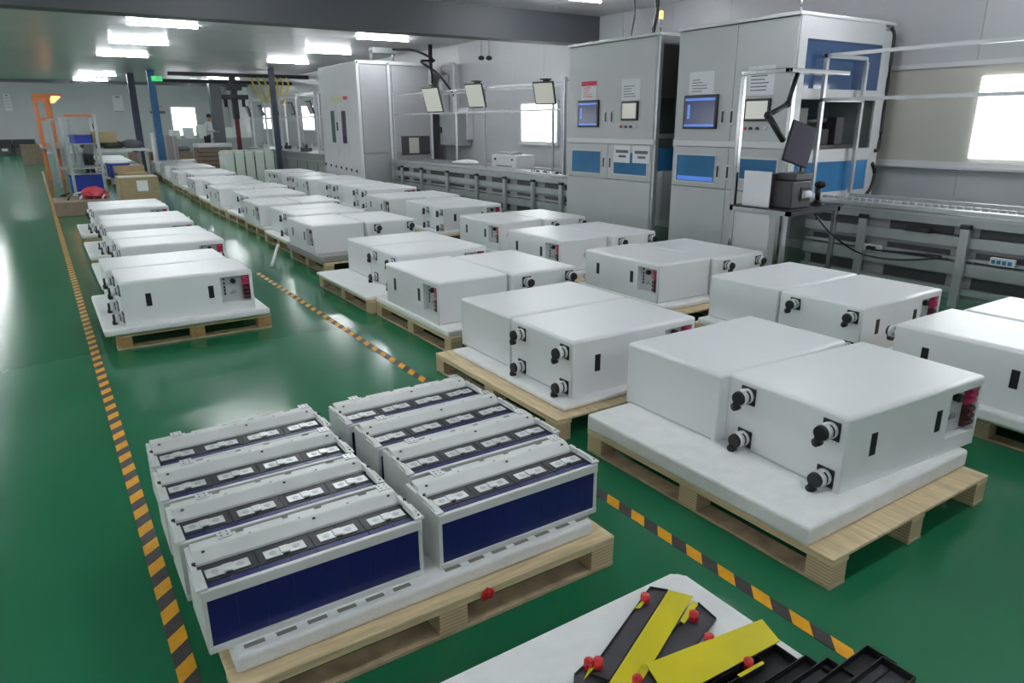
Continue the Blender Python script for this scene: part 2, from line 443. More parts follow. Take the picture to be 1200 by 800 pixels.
def make_pack():
    t = thing('battery_cabinet', '', 'battery cabinet')
    part(shell_mesh(), 'shell', t)
    # rim line around the lid
    MB().box(-PL/2-.0012, PL/2+.0012, -PW/2+.03, PW/2-.03, .002, .01).build('base_flange', CABINET, t)
    # handle slots on the -y face
    sl = MB().box(-.021, .021, -.004, .012, -.052, .052, .003)
    slm = sl.mesh('handle_slot', SLOTM)
    for x in (-.31, .16): part(slm, 'handle_slot', t, (x, -PW/2+.0015, .185))
    # control panel, greyed so its colour paints in the shade of the recess
    y = -PW/2+.044
    pnl = MB().box(PL/2-.258, PL/2-.030, y-.004, y, .079, .291).build('control_panel', CABINET, t)
    k = MB(); k.cyl((.345, y-.004, .252), (.345, y-.03, .252), .021, n=16).cyl((.345, y-.03, .252), (.345, y-.036, .252), .016, n=16); k.build('round_socket', BLACKP, pnl)
    pr = MB()
    for z, h in ((.27, .006), (.235, .007), (.205, .014), (.176, .014), (.147, .014)): pr.box(.268, .280, y-.009, y-.003, z-h/2-.004, z+h/2+.004)
    pr.build('port', BLACKP, pnl)
    g = MB()
    for a in range(5): g.box(.315+.012*a, .321+.012*a, y-.010, y-.003, .142, .142+.012*(1+a % 3))
    g.build('terminal_strip', GREYP, pnl)
    rb = MB(); bb = MB()
    for i in range(3): rb.cyl((.417, y-.028, .275-.027*i), (.472, y-.028, .275-.027*i), .0125, n=10)
    rb.box(.418, .47, y-.024, y-.003, .2, .288, .003)
    for i in range(3): bb.cyl((.417, y-.030, .180-.034*i), (.466, y-.030, .180-.034*i), .014, n=10)
    bb.box(.418, .47, y-.024, y-.003, .088, .198, .003)
    rb.build('breaker', REDBR, pnl)['label'] = 'red breaker'; bb.build('breaker', MAROON, pnl)['label'] = 'black breaker'
    # four connectors on the -x face
    fl = MB().box(-.006, 0, -.042, .042, -.042, .042, .004)
    for a in (-1, 1):
        for b in (-1, 1): fl.cyl((-.006, a*.033, b*.033), (-.010, a*.033, b*.033), .005, n=8)
    flm = fl.mesh('flange', BLACKP)
    bd = MB().cyl((-.006, 0, 0), (-.022, 0, 0), .036, n=20).cyl((-.022, 0, 0), (-.038, 0, 0), .029, n=20).cyl((-.038, 0, 0), (-.062, 0, 0), .036, n=20).box(-.055, -.02, -.012, .012, .030, .038, .003)
    bdm = bd.mesh('connector', CLEARW)
    cp = MB().cyl((-.062, 0, 0), (-.078, 0, 0), .034, .030, n=20).cyl((-.022, 0, 0), (-.028, 0, 0), .032, n=20)
    cp.cyl((-.070, .008, -.026), (-.070, .016, -.054), .016, n=10).cyl((-.050, .014, -.046), (-.078, .014, -.046), .019, n=14)
    cpm = cp.mesh('cap', BLACKP)
    for y_, z_ in ((-.25, .268), (.19, .268), (-.25, .055), (.19, .055)):
        c = part(bdm, 'connector', t, (-PL/2, y_, z_))
        part(flm, 'flange', c); part(cpm, 'cap', c)
    return t
pack = make_pack()
GP = 'white battery cabinets on pallets'
def pairA(cx, cy, z, where, rzf=0.0, rzr=0.0, dxf=0.0, dxr=0.0, gap=.01):
    """two cabinets, long side along x: front one shows connectors on -x, rear one turned round"""
    place(pack, (cx+dxf, cy-PW/2-gap, z), rzf, 'white battery cabinet, front one %s' % where, GP)
    place(pack, (cx+dxr, cy+PW/2+gap, z), PI+rzr, 'white battery cabinet, rear one %s' % where, GP)
def pairB(cx, cy, z, where, rz=0.0, dyl=0.0, dyr=-.06, gap=.01):
    """long side along y: left one shows its panel on -x, right one has connectors on -y"""
    place(pack, (cx-PW/2-gap, cy+dyl, z), -PI/2+rz, 'white battery cabinet, left one %s' % where, GP)
    place(pack, (cx+PW/2+gap, cy+dyr, z), PI/2+rz, 'white battery cabinet, right one %s' % where, GP)
ORD = ['nearest', 'second nearest', 'third nearest', 'fourth nearest', 'fifth nearest', 'sixth nearest', 'seventh nearest', 'eighth nearest',
       'ninth nearest', 'tenth nearest', '11th nearest', '12th nearest', '13th nearest', '14th nearest', '15th nearest', '16th nearest', '17th nearest', '18th nearest']
GPAL = 'wooden pallets in rows'
def full(row, i, kind, cx, cy, zb, tx=1.25, ty=1.42, pal_dx=0.0, pal_dy=0.0, traym=FOAM, palz=True, tdx=0, tdy=0, **kw):
    where = 'on the %s pallet of the %s row' % (ORD[i], row)
    lab = 'light wooden pallet, %s one of the %s row of battery cabinets' % (ORD[i], row)
    if palz:
        place(pal if row != 'left' else pal_o, (cx+pal_dx, cy+pal_dy, 0), PI/2 if row != 'left' else 0, lab, GPAL)
    tray(cx+tdx, cy+tdy, .135 if palz else .0, tx, ty, zb-(.135 if palz else 0), '%s tray under the %s cabinet pair of the %s row' % ('grey' if traym is FOAM_G else 'white foam', ORD[i], row), m=traym)
    (pairA if kind == 'A' else pairB)(cx+kw.pop('px', 0), cy+kw.pop('py', 0), zb, where, **kw)

# middle row (x about 2.2 .. 3.6)
full('middle', 0, 'A', 2.84, 1.965, .22, tx=1.22, ty=1.34, tdy=.05, px=.185, py=.09, rzf=-.06, dxf=.045)
full('middle', 1, 'A', 2.76, 3.58, .165, tx=1.12, ty=1.30, tdx=.06, px=.12, py=.08)
full('middle', 2, 'B', 3.02, 5.28, .185, tx=1.22, ty=1.40, px=.06, py=-.02)
full('middle', 3, 'A', 2.98, 6.78, .165, tx=1.26, ty=1.42, px=.22, py=.0)
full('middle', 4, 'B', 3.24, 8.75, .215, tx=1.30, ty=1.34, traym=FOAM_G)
yB = 10.35; k = 5
while yB < 28.2:
    kd = 'A' if k % 2 else 'B'
    full('middle', k, kd, 3.30+.035*(yB-9)+random.uniform(-.05, .05), yB, .19+random.uniform(-.02, .03), ty=1.25)
    yB += 1.56; k += 1
    if k >= 17: break
# right row (x about 4.2 .. 5.5)
full('right', 0, 'B', 4.76, 1.60, .205, tx=1.36, ty=1.20, px=.03, py=.03)
full('right', 1, 'A', 4.89, 3.13, .185, tx=1.2, ty=1.34, px=.0)
full('right', 2, 'B', 4.98, 4.80, .185, tx=1.34, ty=1.20)
full('right', 3, 'B', 5.06, 6.32, .19, tx=1.34, ty=1.2)
full('right', 4, 'B', 5.26, 7.82, .19, tx=1.34, ty=1.2)
full('right', 5, 'A', 5.34, 9.86, .19, tx=1.2, ty=1.34)
yC = 11.5; k = 6
while yC < 20.6:
    full('right', k, 'A' if k % 3 else 'B', 5.42+.03*(yC-10)+random.uniform(-.05, .05), yC, .19+random.uniform(-.02, .03), ty=1.3)
    yC += 1.62; k += 1
    if k >= 17: break
# left row
full('left', 0, 'A', .845, 6.80, .19, tx=1.26, ty=1.42, pal_dx=.045, pal_dy=.0, tdy=-.015, px=.03, py=.0, dxf=0, dxr=-.05)
full('left', 1, 'A', .96, 8.66, .19, tx=1.26, ty=1.38, px=.09, dxr=-.02)
full('left', 2, 'A', .98, 10.50, .19, tx=1.26, ty=1.38, px=.08, dxr=.02)
full('left', 3, 'A', 1.0, 12.62, .19, tx=1.26, ty=1.38, px=.07)
# far block of cabinets beyond the cardboard boxes
k = 4
for yq in (26.2, 28.0, 29.8, 31.6, 33.4):
    full('left', k, 'A', 2.2+.03*(yq-25), yq, .19, ty=1.3); k += 1

# ------------------------------------------------------------------ battery module pallet
place(pal, (.945, 2.42, 0), 0, 'light wooden pallet carrying the eight blue battery modules', GPAL)
b = MB().box(.245, 1.605, 1.876, 3.06, .135, .1965, .016, seg=3)
ft = tag(b.build('foam_tray', FOAM), 'white foam tray with a row of slots under the blue battery modules', 'foam tray')
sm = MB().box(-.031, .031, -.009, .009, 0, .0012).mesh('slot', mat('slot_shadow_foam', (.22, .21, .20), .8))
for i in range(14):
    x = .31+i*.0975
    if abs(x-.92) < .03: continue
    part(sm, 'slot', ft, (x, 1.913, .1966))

def make_module():
    t = thing('battery_module', '', 'battery module')
    L, D, Hh = .706, .262, .222
    # blue cells: eight prismatic cells in a row
    cm = MB().box(-.0430, .0430, -.004, D-.026, .019, Hh-.022, .0008)
    cme = cm.mesh('cell', CELLBLUE)
    for i in range(8): part(cme, 'cell', t, (-.3024+.0864*i, .009, 0))
    tp = MB().box(-L/2+.012, L/2-.012, .012, .150, Hh-.024, Hh-.012)
    for i in range(8): tp.box(-.3024+.0864*i-.041, -.3024+.0864*i+.041, .048, .135, Hh-.012, Hh-.0095)
    tp.build('cell_cover', CELLTOP, t)
    bl = MB()
    for i in range(8): bl.box(-.3024+.0864*i-.0425, -.3024+.0864*i+.0425, .012, .044, Hh-.014, Hh-.0095, .002)
    bl.build('blue_edge_film', CELLBLUE, t)
    # side frames / end plates
    ep = MB().box(-.007, .007, 0, D, 0, Hh, .002).box(-.016, .016, .0, .105, Hh-.004, Hh+.004, .001).prism([(-.012, .0, Hh), (-.012, .04, Hh+.016), (-.012, .16, Hh+.016), (-.012, .16, Hh)], (.012, 0, 0))
    epm = ep.mesh('end_plate', MODALU)
    for s in (-1, 1):
        e_ = part(epm, 'end_plate', t, (s*(L/2-.006), 0, 0), (0, 0, 0))
        sc = MB()
        for q in (.02, .045, .075): sc.cyl((s*.004, q, Hh+.004), (s*.004, q, Hh+.0065), .0045, n=8)
        sc.cyl((0, .12, Hh+.012), (0, .12, Hh+.022), .006, n=8)
        sc.build('rivet', BLACKST, e_)
        MB().box(-s*.0015-.001 if s < 0 else .0058, .0012 if False else (-.0058 if s < 0 else .0078), .035, .05, .06, Hh-.05).build('side_slit', SLOTM, e_)
    # front top rail and bottom rail
    MB().box(-L/2, L/2, -.003, .011, Hh-.014, Hh-.006, .0015).box(-L/2, L/2, -.004, 0, Hh-.040, Hh-.008, .001).build('front_rail', MODALU, t)
    MB().box(-L/2, L/2, -.003, D, 0, .021, .002).build('bottom_tray', MODALU, t)
    # raised rear cover: sloped face, flat top, notched back edge
    cv = MB()
    prof = [(0, .148, Hh-.014), (0, .150, Hh-.004), (0, .190, Hh+.018), (0, .197, Hh+.020), (0, .226, Hh+.020), (0, .226, Hh-.014)]
    cv.prism([(-L/2+.012, y, z) for _, y, z in prof], (L-.024, 0, 0))
    xs = [-.34, -.20, -.175, -.05, -.03, .06, .085, .22, .25, .34]
    for a, c in zip(xs[::2], xs[1::2]): cv.box(a, c, .224, .240, Hh+.010, Hh+.0195)
    for a in (-.16, .0, .17): cv.cyl((a, .205, Hh+.019), (a, .205, Hh+.0235), .005, n=8)
    cv.build('rear_cover', MODALU, t)
    hl = MB()
    for a in (-.31, .04, .31): hl.cyl((a, .176, Hh+.0165), (a, .176, Hh+.0195), .0055, n=10)
    for a in (-.19, .07, .235): hl.box(a-.022, a+.022, .240, .250, Hh-.03, Hh-.004)
    hl.box(-L/2+.02, L/2-.02, .238, D-.004, .1, Hh-.03)
    hl.build('dark_gap', BLACKST, t)
    # terminal brackets
    for x in (-.235, .315):
        tb = MB().box(x-.022, x+.022, .215, .262, Hh+.020, Hh+.0235, .001).box(x-.020, x+.020, .222, .254, Hh+.006, Hh+.022)
        tbo = tb.build('terminal_bracket', BUSBAR, t)
        sc = MB()
        for a in (-1, 1):
            for c in (-1, 1): sc.cyl((x+a*.010, .238+c*.010, Hh+.0235), (x+a*.010, .238+c*.010, Hh+.0245), .003, n=6)
        sc.build('screw', BLACKST, tbo)
    # four busbars
    bb = MB().box(-.064, -.010, -.023, .023, 0, .004, .0015).box(.010, .064, -.023, .023, 0, .004, .0015).box(-.015, .015, -.019, .019, .001, .009, .003)
    bbm = bb.mesh('busbar', BUSBAR)
    wlm = MB().cyl((0, 0, .004), (0, 0, .0048), .012, n=14).cyl((0, 0, .0048), (0, 0, .0052), .006, n=10).mesh('weld_mark', mat('weld_grey', (.55, .55, .57), .4, metal=.4))
    for i in range(4):
        o = part(bbm, 'busbar', t, (-.259+.1728*i, .085, Hh-.009))
        for q in (-.037, .037): part(wlm, 'weld_mark', o, (q, 0, 0))
    return t
mod = make_module()
RN = ['nearest', 'second nearest', 'third nearest', 'farthest']
for cI, (nm, xs) in enumerate((('left', (.540, .530, .528, .540)), ('right', (1.305, 1.345, 1.338, 1.322)))):
    for i in range(4):
        y = (1.94, 2.245, 2.555, 2.86)[i] + (.0 if cI == 0 else (-.012, -.005, -.02, -.035)[i]) - .004
        place(mod, (xs[i], y, .196), (0, .006, -.004, .003)[i]*(1 if cI == 0 else -1),
              'blue battery module with silver busbars, %s in the %s column' % (RN[i], nm), 'battery modules on the near pallet')
# red crumpled tag on the pallet edge
p = at(570, 692, .125)
b = MB(); b.prism([(p.x-.022, p.y-.012, .098), (p.x+.016, p.y-.014, .100), (p.x+.024, p.y-.016, .125), (p.x+.004, p.y-.012, .139), (p.x-.024, p.y-.016, .124)], (0, .010, .002))
b.ball((p.x, p.y-.012, .12), .014, (1, .5, 1), 8)
tag(b.build('plastic_scrap', REDP), 'crumpled red plastic scrap on the near pallet edge', 'scrap')

# ------------------------------------------------------------------ foreground foam slab with metal sheets
ZS = .25
place(pal, (.90, .82, 0), 0, 'wooden pallet under the white foam slab of loose sheets, bottom right', GPAL)
b = MB()
cx0, cx1, cy0, cy1, cr0 = .17, 1.588, .20, 1.408, .035
pl = []
for (qx, qy, a0_) in ((cx1-cr0, cy1-cr0, 0), (cx0+cr0, cy1-cr0, 90), (cx0+cr0, cy0+cr0, 180), (cx1-cr0, cy0+cr0, 270)):
    for k_ in range(6): pl.append((qx+cr0*math.cos(math.radians(a0_+18*k_)), qy+cr0*math.sin(math.radians(a0_+18*k_)), .135))
b.prism(pl, (0, 0, ZS-.135))
bmesh.ops.bevel(b.bm, geom=[e_ for e_ in b.bm.edges if min(v_.co.z for v_ in e_.verts) > ZS-.01], offset=.010, segments=3, affect='EDGES', profile=.5)
# gentle ribs across the foam slab
tag(b.build('foam_tray', FOAM), 'white foam slab with loose dark and yellow sheets and red caps', 'foam tray')
def quad_plate(name, label, pts, z, th, m, cat, rim=0.0, rimm=None, flipc=None):
    """thin sheet whose top corners are real points on the level z"""
    P = [at(u, v, z) for u, v in pts]
    b = MB(); b.prism([(q.x, q.y, q.z-th) for q in P], (0, 0, th))
    o = b.build(name, m); tag(o, label, cat)
    if rim:
        c = sum(P, Vector())/len(P)
        rb = MB()
        for i in range(len(P)):
            a, d = P[i], P[(i+1) % len(P)]
            n = ((c-(a+d)/2)); n.z = 0
            e_ = (d-a).normalized(); nn = Vector((-e_.y, e_.x, 0)); nn = nn if nn.dot(n) > 0 else -nn
            rb.prism([a, d, d+nn*.004, a+nn*.004], (0, 0, rim))
        rb.build('rim', rimm or BLACKP, o)
    return o
quad_plate('metal_sheet', 'dark grey long sheet with black end lip, leftmost on the foam slab', [(761.6, 688.4), (783, 692), (714.5, 799), (689, 790)], ZS+.012, .004, PLATE, 'sheet', .006)
quad_plate('metal_sheet', 'dark grey broad sheet lying under both yellow sheets', [(818.6, 707), (839.6, 725.6), (790, 790), (742, 812), (735, 795)], ZS+.010, .004, PLATE, 'sheet', .006)
quad_plate('metal_sheet', 'yellow long sheet lying between the two dark sheets', [(783.5, 691), (812, 698), (742, 815), (704, 815)], ZS+.022, .003, YELLOW, 'sheet')
quad_plate('metal_sheet', 'yellow wide sheet on top, pointing to the upper right', [(893, 725), (914, 750.5), (800, 812), (776, 808), (757, 777.5)], ZS+.040, .003, YELLOW, 'sheet')
quad_plate('metal_sheet', 'small dark sheet end at the left under the red caps', [(688, 776), (700, 772), (716, 800), (672, 806), (673, 790)], ZS+.006, .003, PLATE, 'sheet', .004)
quad_plate('metal_sheet', 'dark sheet hidden under the wide yellow sheet at the picture bottom', [(752, 780), (770, 800), (775, 820), (735, 830), (740, 800)], ZS+.018, .003, PLATE, 'sheet', .004)
for i, (pts, lab) in enumerate((
    ([(690, 783), (697, 774), (701, 777), (684, 796)], 'narrow yellow strip beside the two left red caps'),
    ([(753, 703), (760, 700), (750, 712), (744, 712)], 'short yellow tab beside the topmost red cap'),
    ([(812, 703), (818, 708), (802, 730), (797, 727)], 'short yellow tab beside the big red cap between sheets'),
    ([(893, 774), (896, 777), (868, 793), (864, 790)], 'narrow yellow strip below the rightmost red cap'))):
    quad_plate('plastic_strip', lab, pts, ZS+.020+.004*i, .002, YELLOW, 'strip')
def channel(label, c0, c1, wdt, z, tilt=0.0, m=PLATE):
    """shallow long tray with upturned rims from end c0 to end c1 (points on level z)"""
    a = at(*c0, z); d = at(*c1, z); e_ = (d-a); L = e_.length; e_.normalize(); ang = math.atan2(e_.y, e_.x)
    t = thing('sheet_channel', label, 'metal tray', (a.x, a.y, z), ang, 'black trays at the bottom right')
    MB().box(0, L, -wdt/2, wdt/2, -.003, 0, .001).build('base', m, t)
    r = MB().box(0, L, -wdt/2, -wdt/2+.003, 0, .022).box(0, L, wdt/2-.003, wdt/2, 0, .022).box(0, .003, -wdt/2, wdt/2, 0, .022).box(L-.003, L, -wdt/2, wdt/2, 0, .022)
    r.build('rim', BLACKP, t)
    return t
channel('black tray under the wide yellow sheet, with the rightmost red cap', (884, 773), (770, 838), .075, ZS+.006)
channel('black rimmed tray, first to the right of the yellow sheet', (922, 771), (800, 850), .085, ZS+.006, m=BLACKP)
channel('black rimmed tray, second to the right of the yellow sheet', (958, 784), (850, 858), .080, ZS+.014, m=BLACKP)
channel('black rimmed tray, third to the right of the yellow sheet', (985, 788), (880, 862), .085, ZS+.024)
channel('dark tray reaching farthest over the right edge of the slab', (1032, 773), (930, 852), .085, ZS+.036, m=BLACKP)
channel('grey rimmed tray, lowest at the bottom right corner', (1052, 788), (960, 862), .09, ZS+.050)
capt = None
for i, (u, v, dz, lab) in enumerate(((756, 700, .030, 'red round cap on the top end of the left dark sheet'),
    (813, 721, .030, 'red round cap, large one between the yellow sheets'),
    (831, 748, .030, 'red round cap at the upper edge of the wide yellow sheet'),
    (690, 777, .024, 'red round cap, leftmost of the caps'), (701, 776, .030, 'red round cap, right one of the left pair'),
    (747, 797, .040, 'red round cap at the picture bottom edge'), (877, 777, .03, 'red round cap, rightmost one on the black tray'))):
    q = at(u, v, ZS+dz)
    t = thing('red_cap', lab, 'cap', (q.x, q.y, ZS+dz-.014), random.uniform(0, 3), 'red plastic caps')
    MB().cyl((0, 0, 0), (0, 0, .024), .0145, .014, n=16).ball((0, 0, .024), .014, (1, 1, .45), 14).build('body', REDP, t)
    MB().cyl((0, 0, -.001), (0, 0, .003), .0145, n=16).build('collar', REDP, t)

# ------------------------------------------------------------------ test machines (cabinets) on the right
XC = 6.8
def rect_x(px, x=XC):
    """(u0,v0,u1,v1) pixels on a plane of constant x -> y0,y1,z0,z1"""
    a = atx(px[0], px[1], x); b_ = atx(px[2], px[3], x)
    return min(a.y, b_.y), max(a.y, b_.y), min(a.z, b_.z), max(a.z, b_.z)
def onface(t, name, px, m, th=.008, x=XC, bev=0.0, base=None):
    y0, y1, z0, z1 = rect_x(px, x)
    o = MB().box(x-th, x, y0, y1, z0, z1, bev).build(name, m, t); return o, (y0, y1, z0, z1)
def machine(name, label, y0, y1, ztop, depth=2.0, body_m=CABINET):
    t = thing(name, label, 'machine', (0, 0, 0))
    b = MB().box(XC+.02, XC+depth, y0, y0+.05, .9+.0, ztop-.02)      # near upright frame side, open lower so conveyor passes
    return t
# machine 1
def build_m1():
    y0, y1, zt = 6.96, 8.83, 2.75
    t = thing('test_machine', 'tall grey test machine with the left blue screen, left of the twin machines', 'machine', (XC, (y0+y1)/2, 0))
    inv = Matrix.Translation((-XC, -(y0+y1)/2, 0))
    tt = []
    def add(o): o.data.transform(inv) if o.parent == t else None; tt.append(o); return o
    # frame body: back, far side, top; near side is open with dark interior
    add(MB().box(XC+.03, XC+1.85, y1-.04, y1, 1.15, zt-.03).box(XC+.03, XC+1.85, y0+.02, y1, zt-.05, zt-.02).box(XC+1.80, XC+1.85, y0, y1, 1.15, zt-.03).build('body', CABINET, t))
    for xa, ya in ((XC+.01, y0), (XC+1.79, y0), (XC+.01, y1-.06), (XC+1.79, y1-.06)): add(MB().box(xa, xa+.06, ya, ya+.06, 0, zt, .006).build('corner_post', ALU, t))
    for za, zb_ in ((zt-.10, zt), (1.50, 1.56)): add(MB().box(XC+.07, XC+1.79, y0, y0+.055, za, zb_).build('cross_bar', ALU, t))
    add(MB().box(XC+.07, XC+1.79, y0+.012, y0+.02, 2.0, zt-.10).build('side_panel', DARKP, t))  # dark sheet paints in the shaded interior of the open near side
    add(MB().box(XC+.07, XC+1.2, y0+.015, y0+.022, 1.08, 1.38).build('side_window', BLUEGL, t))
    add(MB().box(XC-.02, XC+1.8, y0-.01, y1+.01, zt, zt+.035, .006).build('top_cover', CABTRIM, t))
    zs = 1.46
    ym = atx(712, 190, XC).y
    for nm, a, b_, c, d in (('upper_panel', y0+.05, y1-.01, zs+.03, zt-.01), ('lower_panel', y0+.05, y1-.01, .06, .93)):
        add(MB().box(XC-.004, XC+.02, a, b_, c, d, .003).build(nm, CABINET, t))
    add(MB().box(XC-.010, XC+.02, y0+.02, y1, zs-.04, zs+.03, .003).build('belt_strip', CABTRIM, t))
    for a, b_ in ((y0+.05, ym-.004), (ym+.004, y1-.01)):
        add(MB().box(XC-.006, XC+.02, a, b_, .94, zs-.045, .004).build('door', CABINET, t))
    return t, add
def face_items(t, add, items):
    for nm, px, m, th in items:
        y0, y1, z0, z1 = rect_x(px, XC-.005)
        add(MB().box(XC-.005-th, XC-.004, y0, y1, z0, z1).build(nm, m, t))
t1, add1 = build_m1()
def screen(t, add, px, frame=.026, scr=SCREEN_B, bars=True, th=.03):
    y0, y1, z0, z1 = rect_x(px, XC-.005)
    add(MB().box(XC-.005-th, XC-.004, y0, y1, z0, z1, .006).build('monitor', BLACKP, t))
    f = frame
    add(MB().box(XC-.007-th, XC-.004-th, y0+f, y1-f, z0+f, z1-f).build('display', scr, t))
    if bars:
        h = z1-z0; w_ = y1-y0
        add(MB().box(XC-.008-th, XC-.006-th, y0+f, y1-f, z0+f, z0+f+h*.07).box(XC-.008-th, XC-.006-th, y0+f, y1-f, z1-f-h*.10, z1-f-.03*h)
            .box(XC-.008-th, XC-.006-th, y1-f-w_*.16, y1-f-w_*.08, z0+h*.3, z0+h*.72).build('display_bars', SCREEN_L, t))
    return y0, y1, z0, z1
screen(t1, add1, (679, 118, 702, 149))
screen(t1, add1, (730, 119, 748, 141), scr=SCREEN_W, bars=False)
def handle(t, add, u, v):
    p = atx(u, v, XC-.006)
    add(MB().box(XC-.012, XC-.005, p.y-.028, p.y+.028, p.z-.085, p.z+.085, .006).build('handle_plate', CABTRIM, t))
    add(MB().box(XC-.018, XC-.011, p.y-.014, p.y+.014, p.z-.065, p.z+.065, .003).build('handle', BLACKP, t))
for u, v in ((710, 137), (717, 137), (707.5, 190), (715, 190.5)): handle(t1, add1, u, v)
def paper(t, add, px, red=False, text=True):
    y0, y1, z0, z1 = rect_x(px, XC-.006)
    add(MB().box(XC-.009, XC-.006, y0, y1, z0, z1).build('paper_notice', PAPER, t))
    h = z1-z0; w_ = y1-y0
    if red: add(MB().box(XC-.0105, XC-.0085, y0, y1, z1-h*.24, z1).build('red_header', PAPERRED, t))
    if text:
        ln = MB()
        r = random.Random(px[0])
        for k in range(5):
            zz = z1-h*(.34+.12*k)
            a = y1-w_*.12; b_ = a-w_*r.uniform(.3, .7)
            ln.box(XC-.0100, XC-.0088, b_, a, zz-h*.02, zz+h*.015)
        add(ln.build('print', INK if not red else PAPERRED, t))
paper(t1, add1, (682, 96, 699, 117), True)
paper(t1, add1, (729, 93, 750, 117))
y0, y1, z0, z1 = rect_x((671, 176, 703, 203), XC-.006)
add1(MB().box(XC-.010, XC-.005, y0-.02, y1+.02, z0-.02, z1+.02, .01).build('window_gasket', CABTRIM, t1)); add1(MB().box(XC-.012, XC-.009, y0, y1, z0, z1).build('blue_window', BLUEGL, t1))
y0, y1, z0, z1 = rect_x((720, 178, 757, 206), XC-.006)
add1(MB().box(XC-.010, XC-.005, y0-.02, y1+.02, z0-.02, z1+.02, .01).build('window_gasket', CABTRIM, t1)); add1(MB().box(XC-.012, XC-.009, y0, y1, z0, z1).build('blue_window', BLUEGL, t1))
for px in ((720, 170, 738, 191), (742, 171, 761, 192)):
    y0, y1, z0, z1 = rect_x(px, XC-.012)
    add1(MB().box(XC-.016, XC-.013, y0, y1, z0, z1).build('paper_notice', PAPER, t1))
    add1(MB().box(XC-.0175, XC-.0155, y0+.05*(y1-y0)+.02, y1-.04, z1-.10, z1-.06).box(XC-.0175, XC-.0155, y0+.08, y1-.10, z1-.16, z1-.13).build('print', INK, t1))
for i, u in enumerate((728, 734, 739.5, 745.5)):
    p = atx(u, 148.5, XC-.006); add1(MB().cyl((XC-.005, p.y, p.z), (XC-.03, p.y, p.z), .017, n=12).build('push_button', (REDP, DARKP, DARKP, CABTRIM)[i], t1))
# machine 2
def build_m2():
    y0, y1, zt = 4.94, 6.63, 2.75
    t = thing('test_machine', 'tall grey test machine with blue side windows, right of the twin machines', 'machine', (XC, (y0+y1)/2, 0))
    inv = Matrix.Translation((-XC, -(y0+y1)/2, 0))
    def add(o): o.data.transform(inv); return o
    D = 1.75
    add(MB().box(XC+.03, XC+D, y1-.03, y1, .95, zt-.03).box(XC+.03, XC+D, y0+.03, y1, zt-.05, zt-.02).box(XC+D-.05, XC+D, y0+.03, y1, .95, zt-.03).build('body', CABINET, t))
    add(MB().box(XC+.03, XC+D-.05, y1-.035, y1-.03, .95, 2.6).build('inner_liner', BLUEGL, t))
    # near side: framed panel with three openings
    s = MB(); ys = y0
    for a, c, d, e_ in ((0, .14, .0, zt), (D-.22, D-.03, .0, zt-.06)): s.box(XC+a+.01, XC+c, ys, ys+.03, d, e_, .004)
    for z0_, z1_ in ((zt-.22, zt), (1.93, 2.04), (1.26, 1.40), (.80, .92)): s.box(XC+.14, XC+D-.2, ys+.001, ys+.029, z0_, z1_, .004)
    add(s.build('side_frame', CABINET, t))
    add(MB().box(XC+.14, XC+D-.2, ys+.010, ys+.016, 2.04, zt-.2).build('side_window', mat('deep_blue_tint', (.03, .07, .17), .12, coat=.5), t))
    add(MB().box(XC+.30, XC+D-.28, ys+.020, ys+.026, 2.02, zt-.26).build('side_window', BLUEGL, t))
    add(MB().box(XC+.14, XC+D-.2, ys+.010, ys+.016, .92, 1.27).build('side_window', BLUEGL, t))
    gk = spline([(XC+D-.10, ys-.008, zt-.03), (XC+D-.04, ys-.008, zt-.09), (XC+D-.03, ys-.008, zt-.2), (XC+D-.03, ys-.008, 1.9), (XC+D-.03, ys-.008, 1.42), (XC+D-.10, ys-.008, 1.36)], 5)
    add(MB().tube(gk, .022, 6).build('door_gasket', BLACKP, t))
    add(MB().tube(spline([(XC+D-.12, ys-.01, 1.22), (XC+D-.04, ys-.01, 1.1), (XC+D-.08, ys-.01, .92), (XC+D-.2, ys-.01, .82)], 5), .022, 6).build('hose', BLACKP, t))
    # inner mechanism on the middle shelf
    g = MB().box(XC+.2, XC+1.4, y0+.1, y0+.6, 1.40, 1.44).box(XC+.35, XC+.5, y0+.15, y0+.3, 1.44, 1.85, .01).box(XC+.6, XC+1.0, y0+.2, y0+.4, 1.44, 1.62, .01).cyl((XC+.45, y0+.2, 1.7), (XC+.9, y0+.2, 1.72), .03).box(XC+1.05, XC+1.2, y0+.15, y0+.35, 1.44, 1.75, .01)
    add(g.build('mechanism', DARKP, t))
    add(MB().box(XC-.02, XC+D, y0-.005, y1+.01, zt, zt+.035, .006).build('top_cover', CABTRIM, t))
    zs = 1.46; ya = atx(852, 200, XC).y
    for nm, a, b_, c, d in (('upper_door', ya+.004, y1-.01, zs+.03, zt-.01), ('upper_door', y0+.02, ya-.004, zs+.03, zt-.01), ('door', ya+.004, y1-.01, .94, zs-.045), ('door', y0+.02, ya-.004, .94, zs-.045),
                            ('lower_panel', ya+.004, y1-.01, .06, .93), ('lower_panel', y0+.02, ya-.004, .06, .93)):
        add(MB().box(XC-.004, XC+.02, a, b_, c, d, .003).build(nm, CABINET, t))
    add(MB().box(XC-.010, XC+.02, y0+.02, y1, zs-.04, zs+.03, .003).build('belt_strip', CABTRIM, t))
    return t, add
t2, add2 = build_m2()
screen(t2, add2, (804, 112, 840, 151))
screen(t2, add2, (875, 116, 902, 142), scr=SCREEN_W, bars=False)
for u, v in ((847, 137), (857.5, 137), (841, 201), (852.5, 202), (939, 195)): handle(t2, add2, u, v)
paper(t2, add2, (809, 85, 836, 111))
paper(t2, add2, (878, 78, 906, 111))
y0, y1, z0, z1 = rect_x((794, 181, 836, 214), XC-.006)
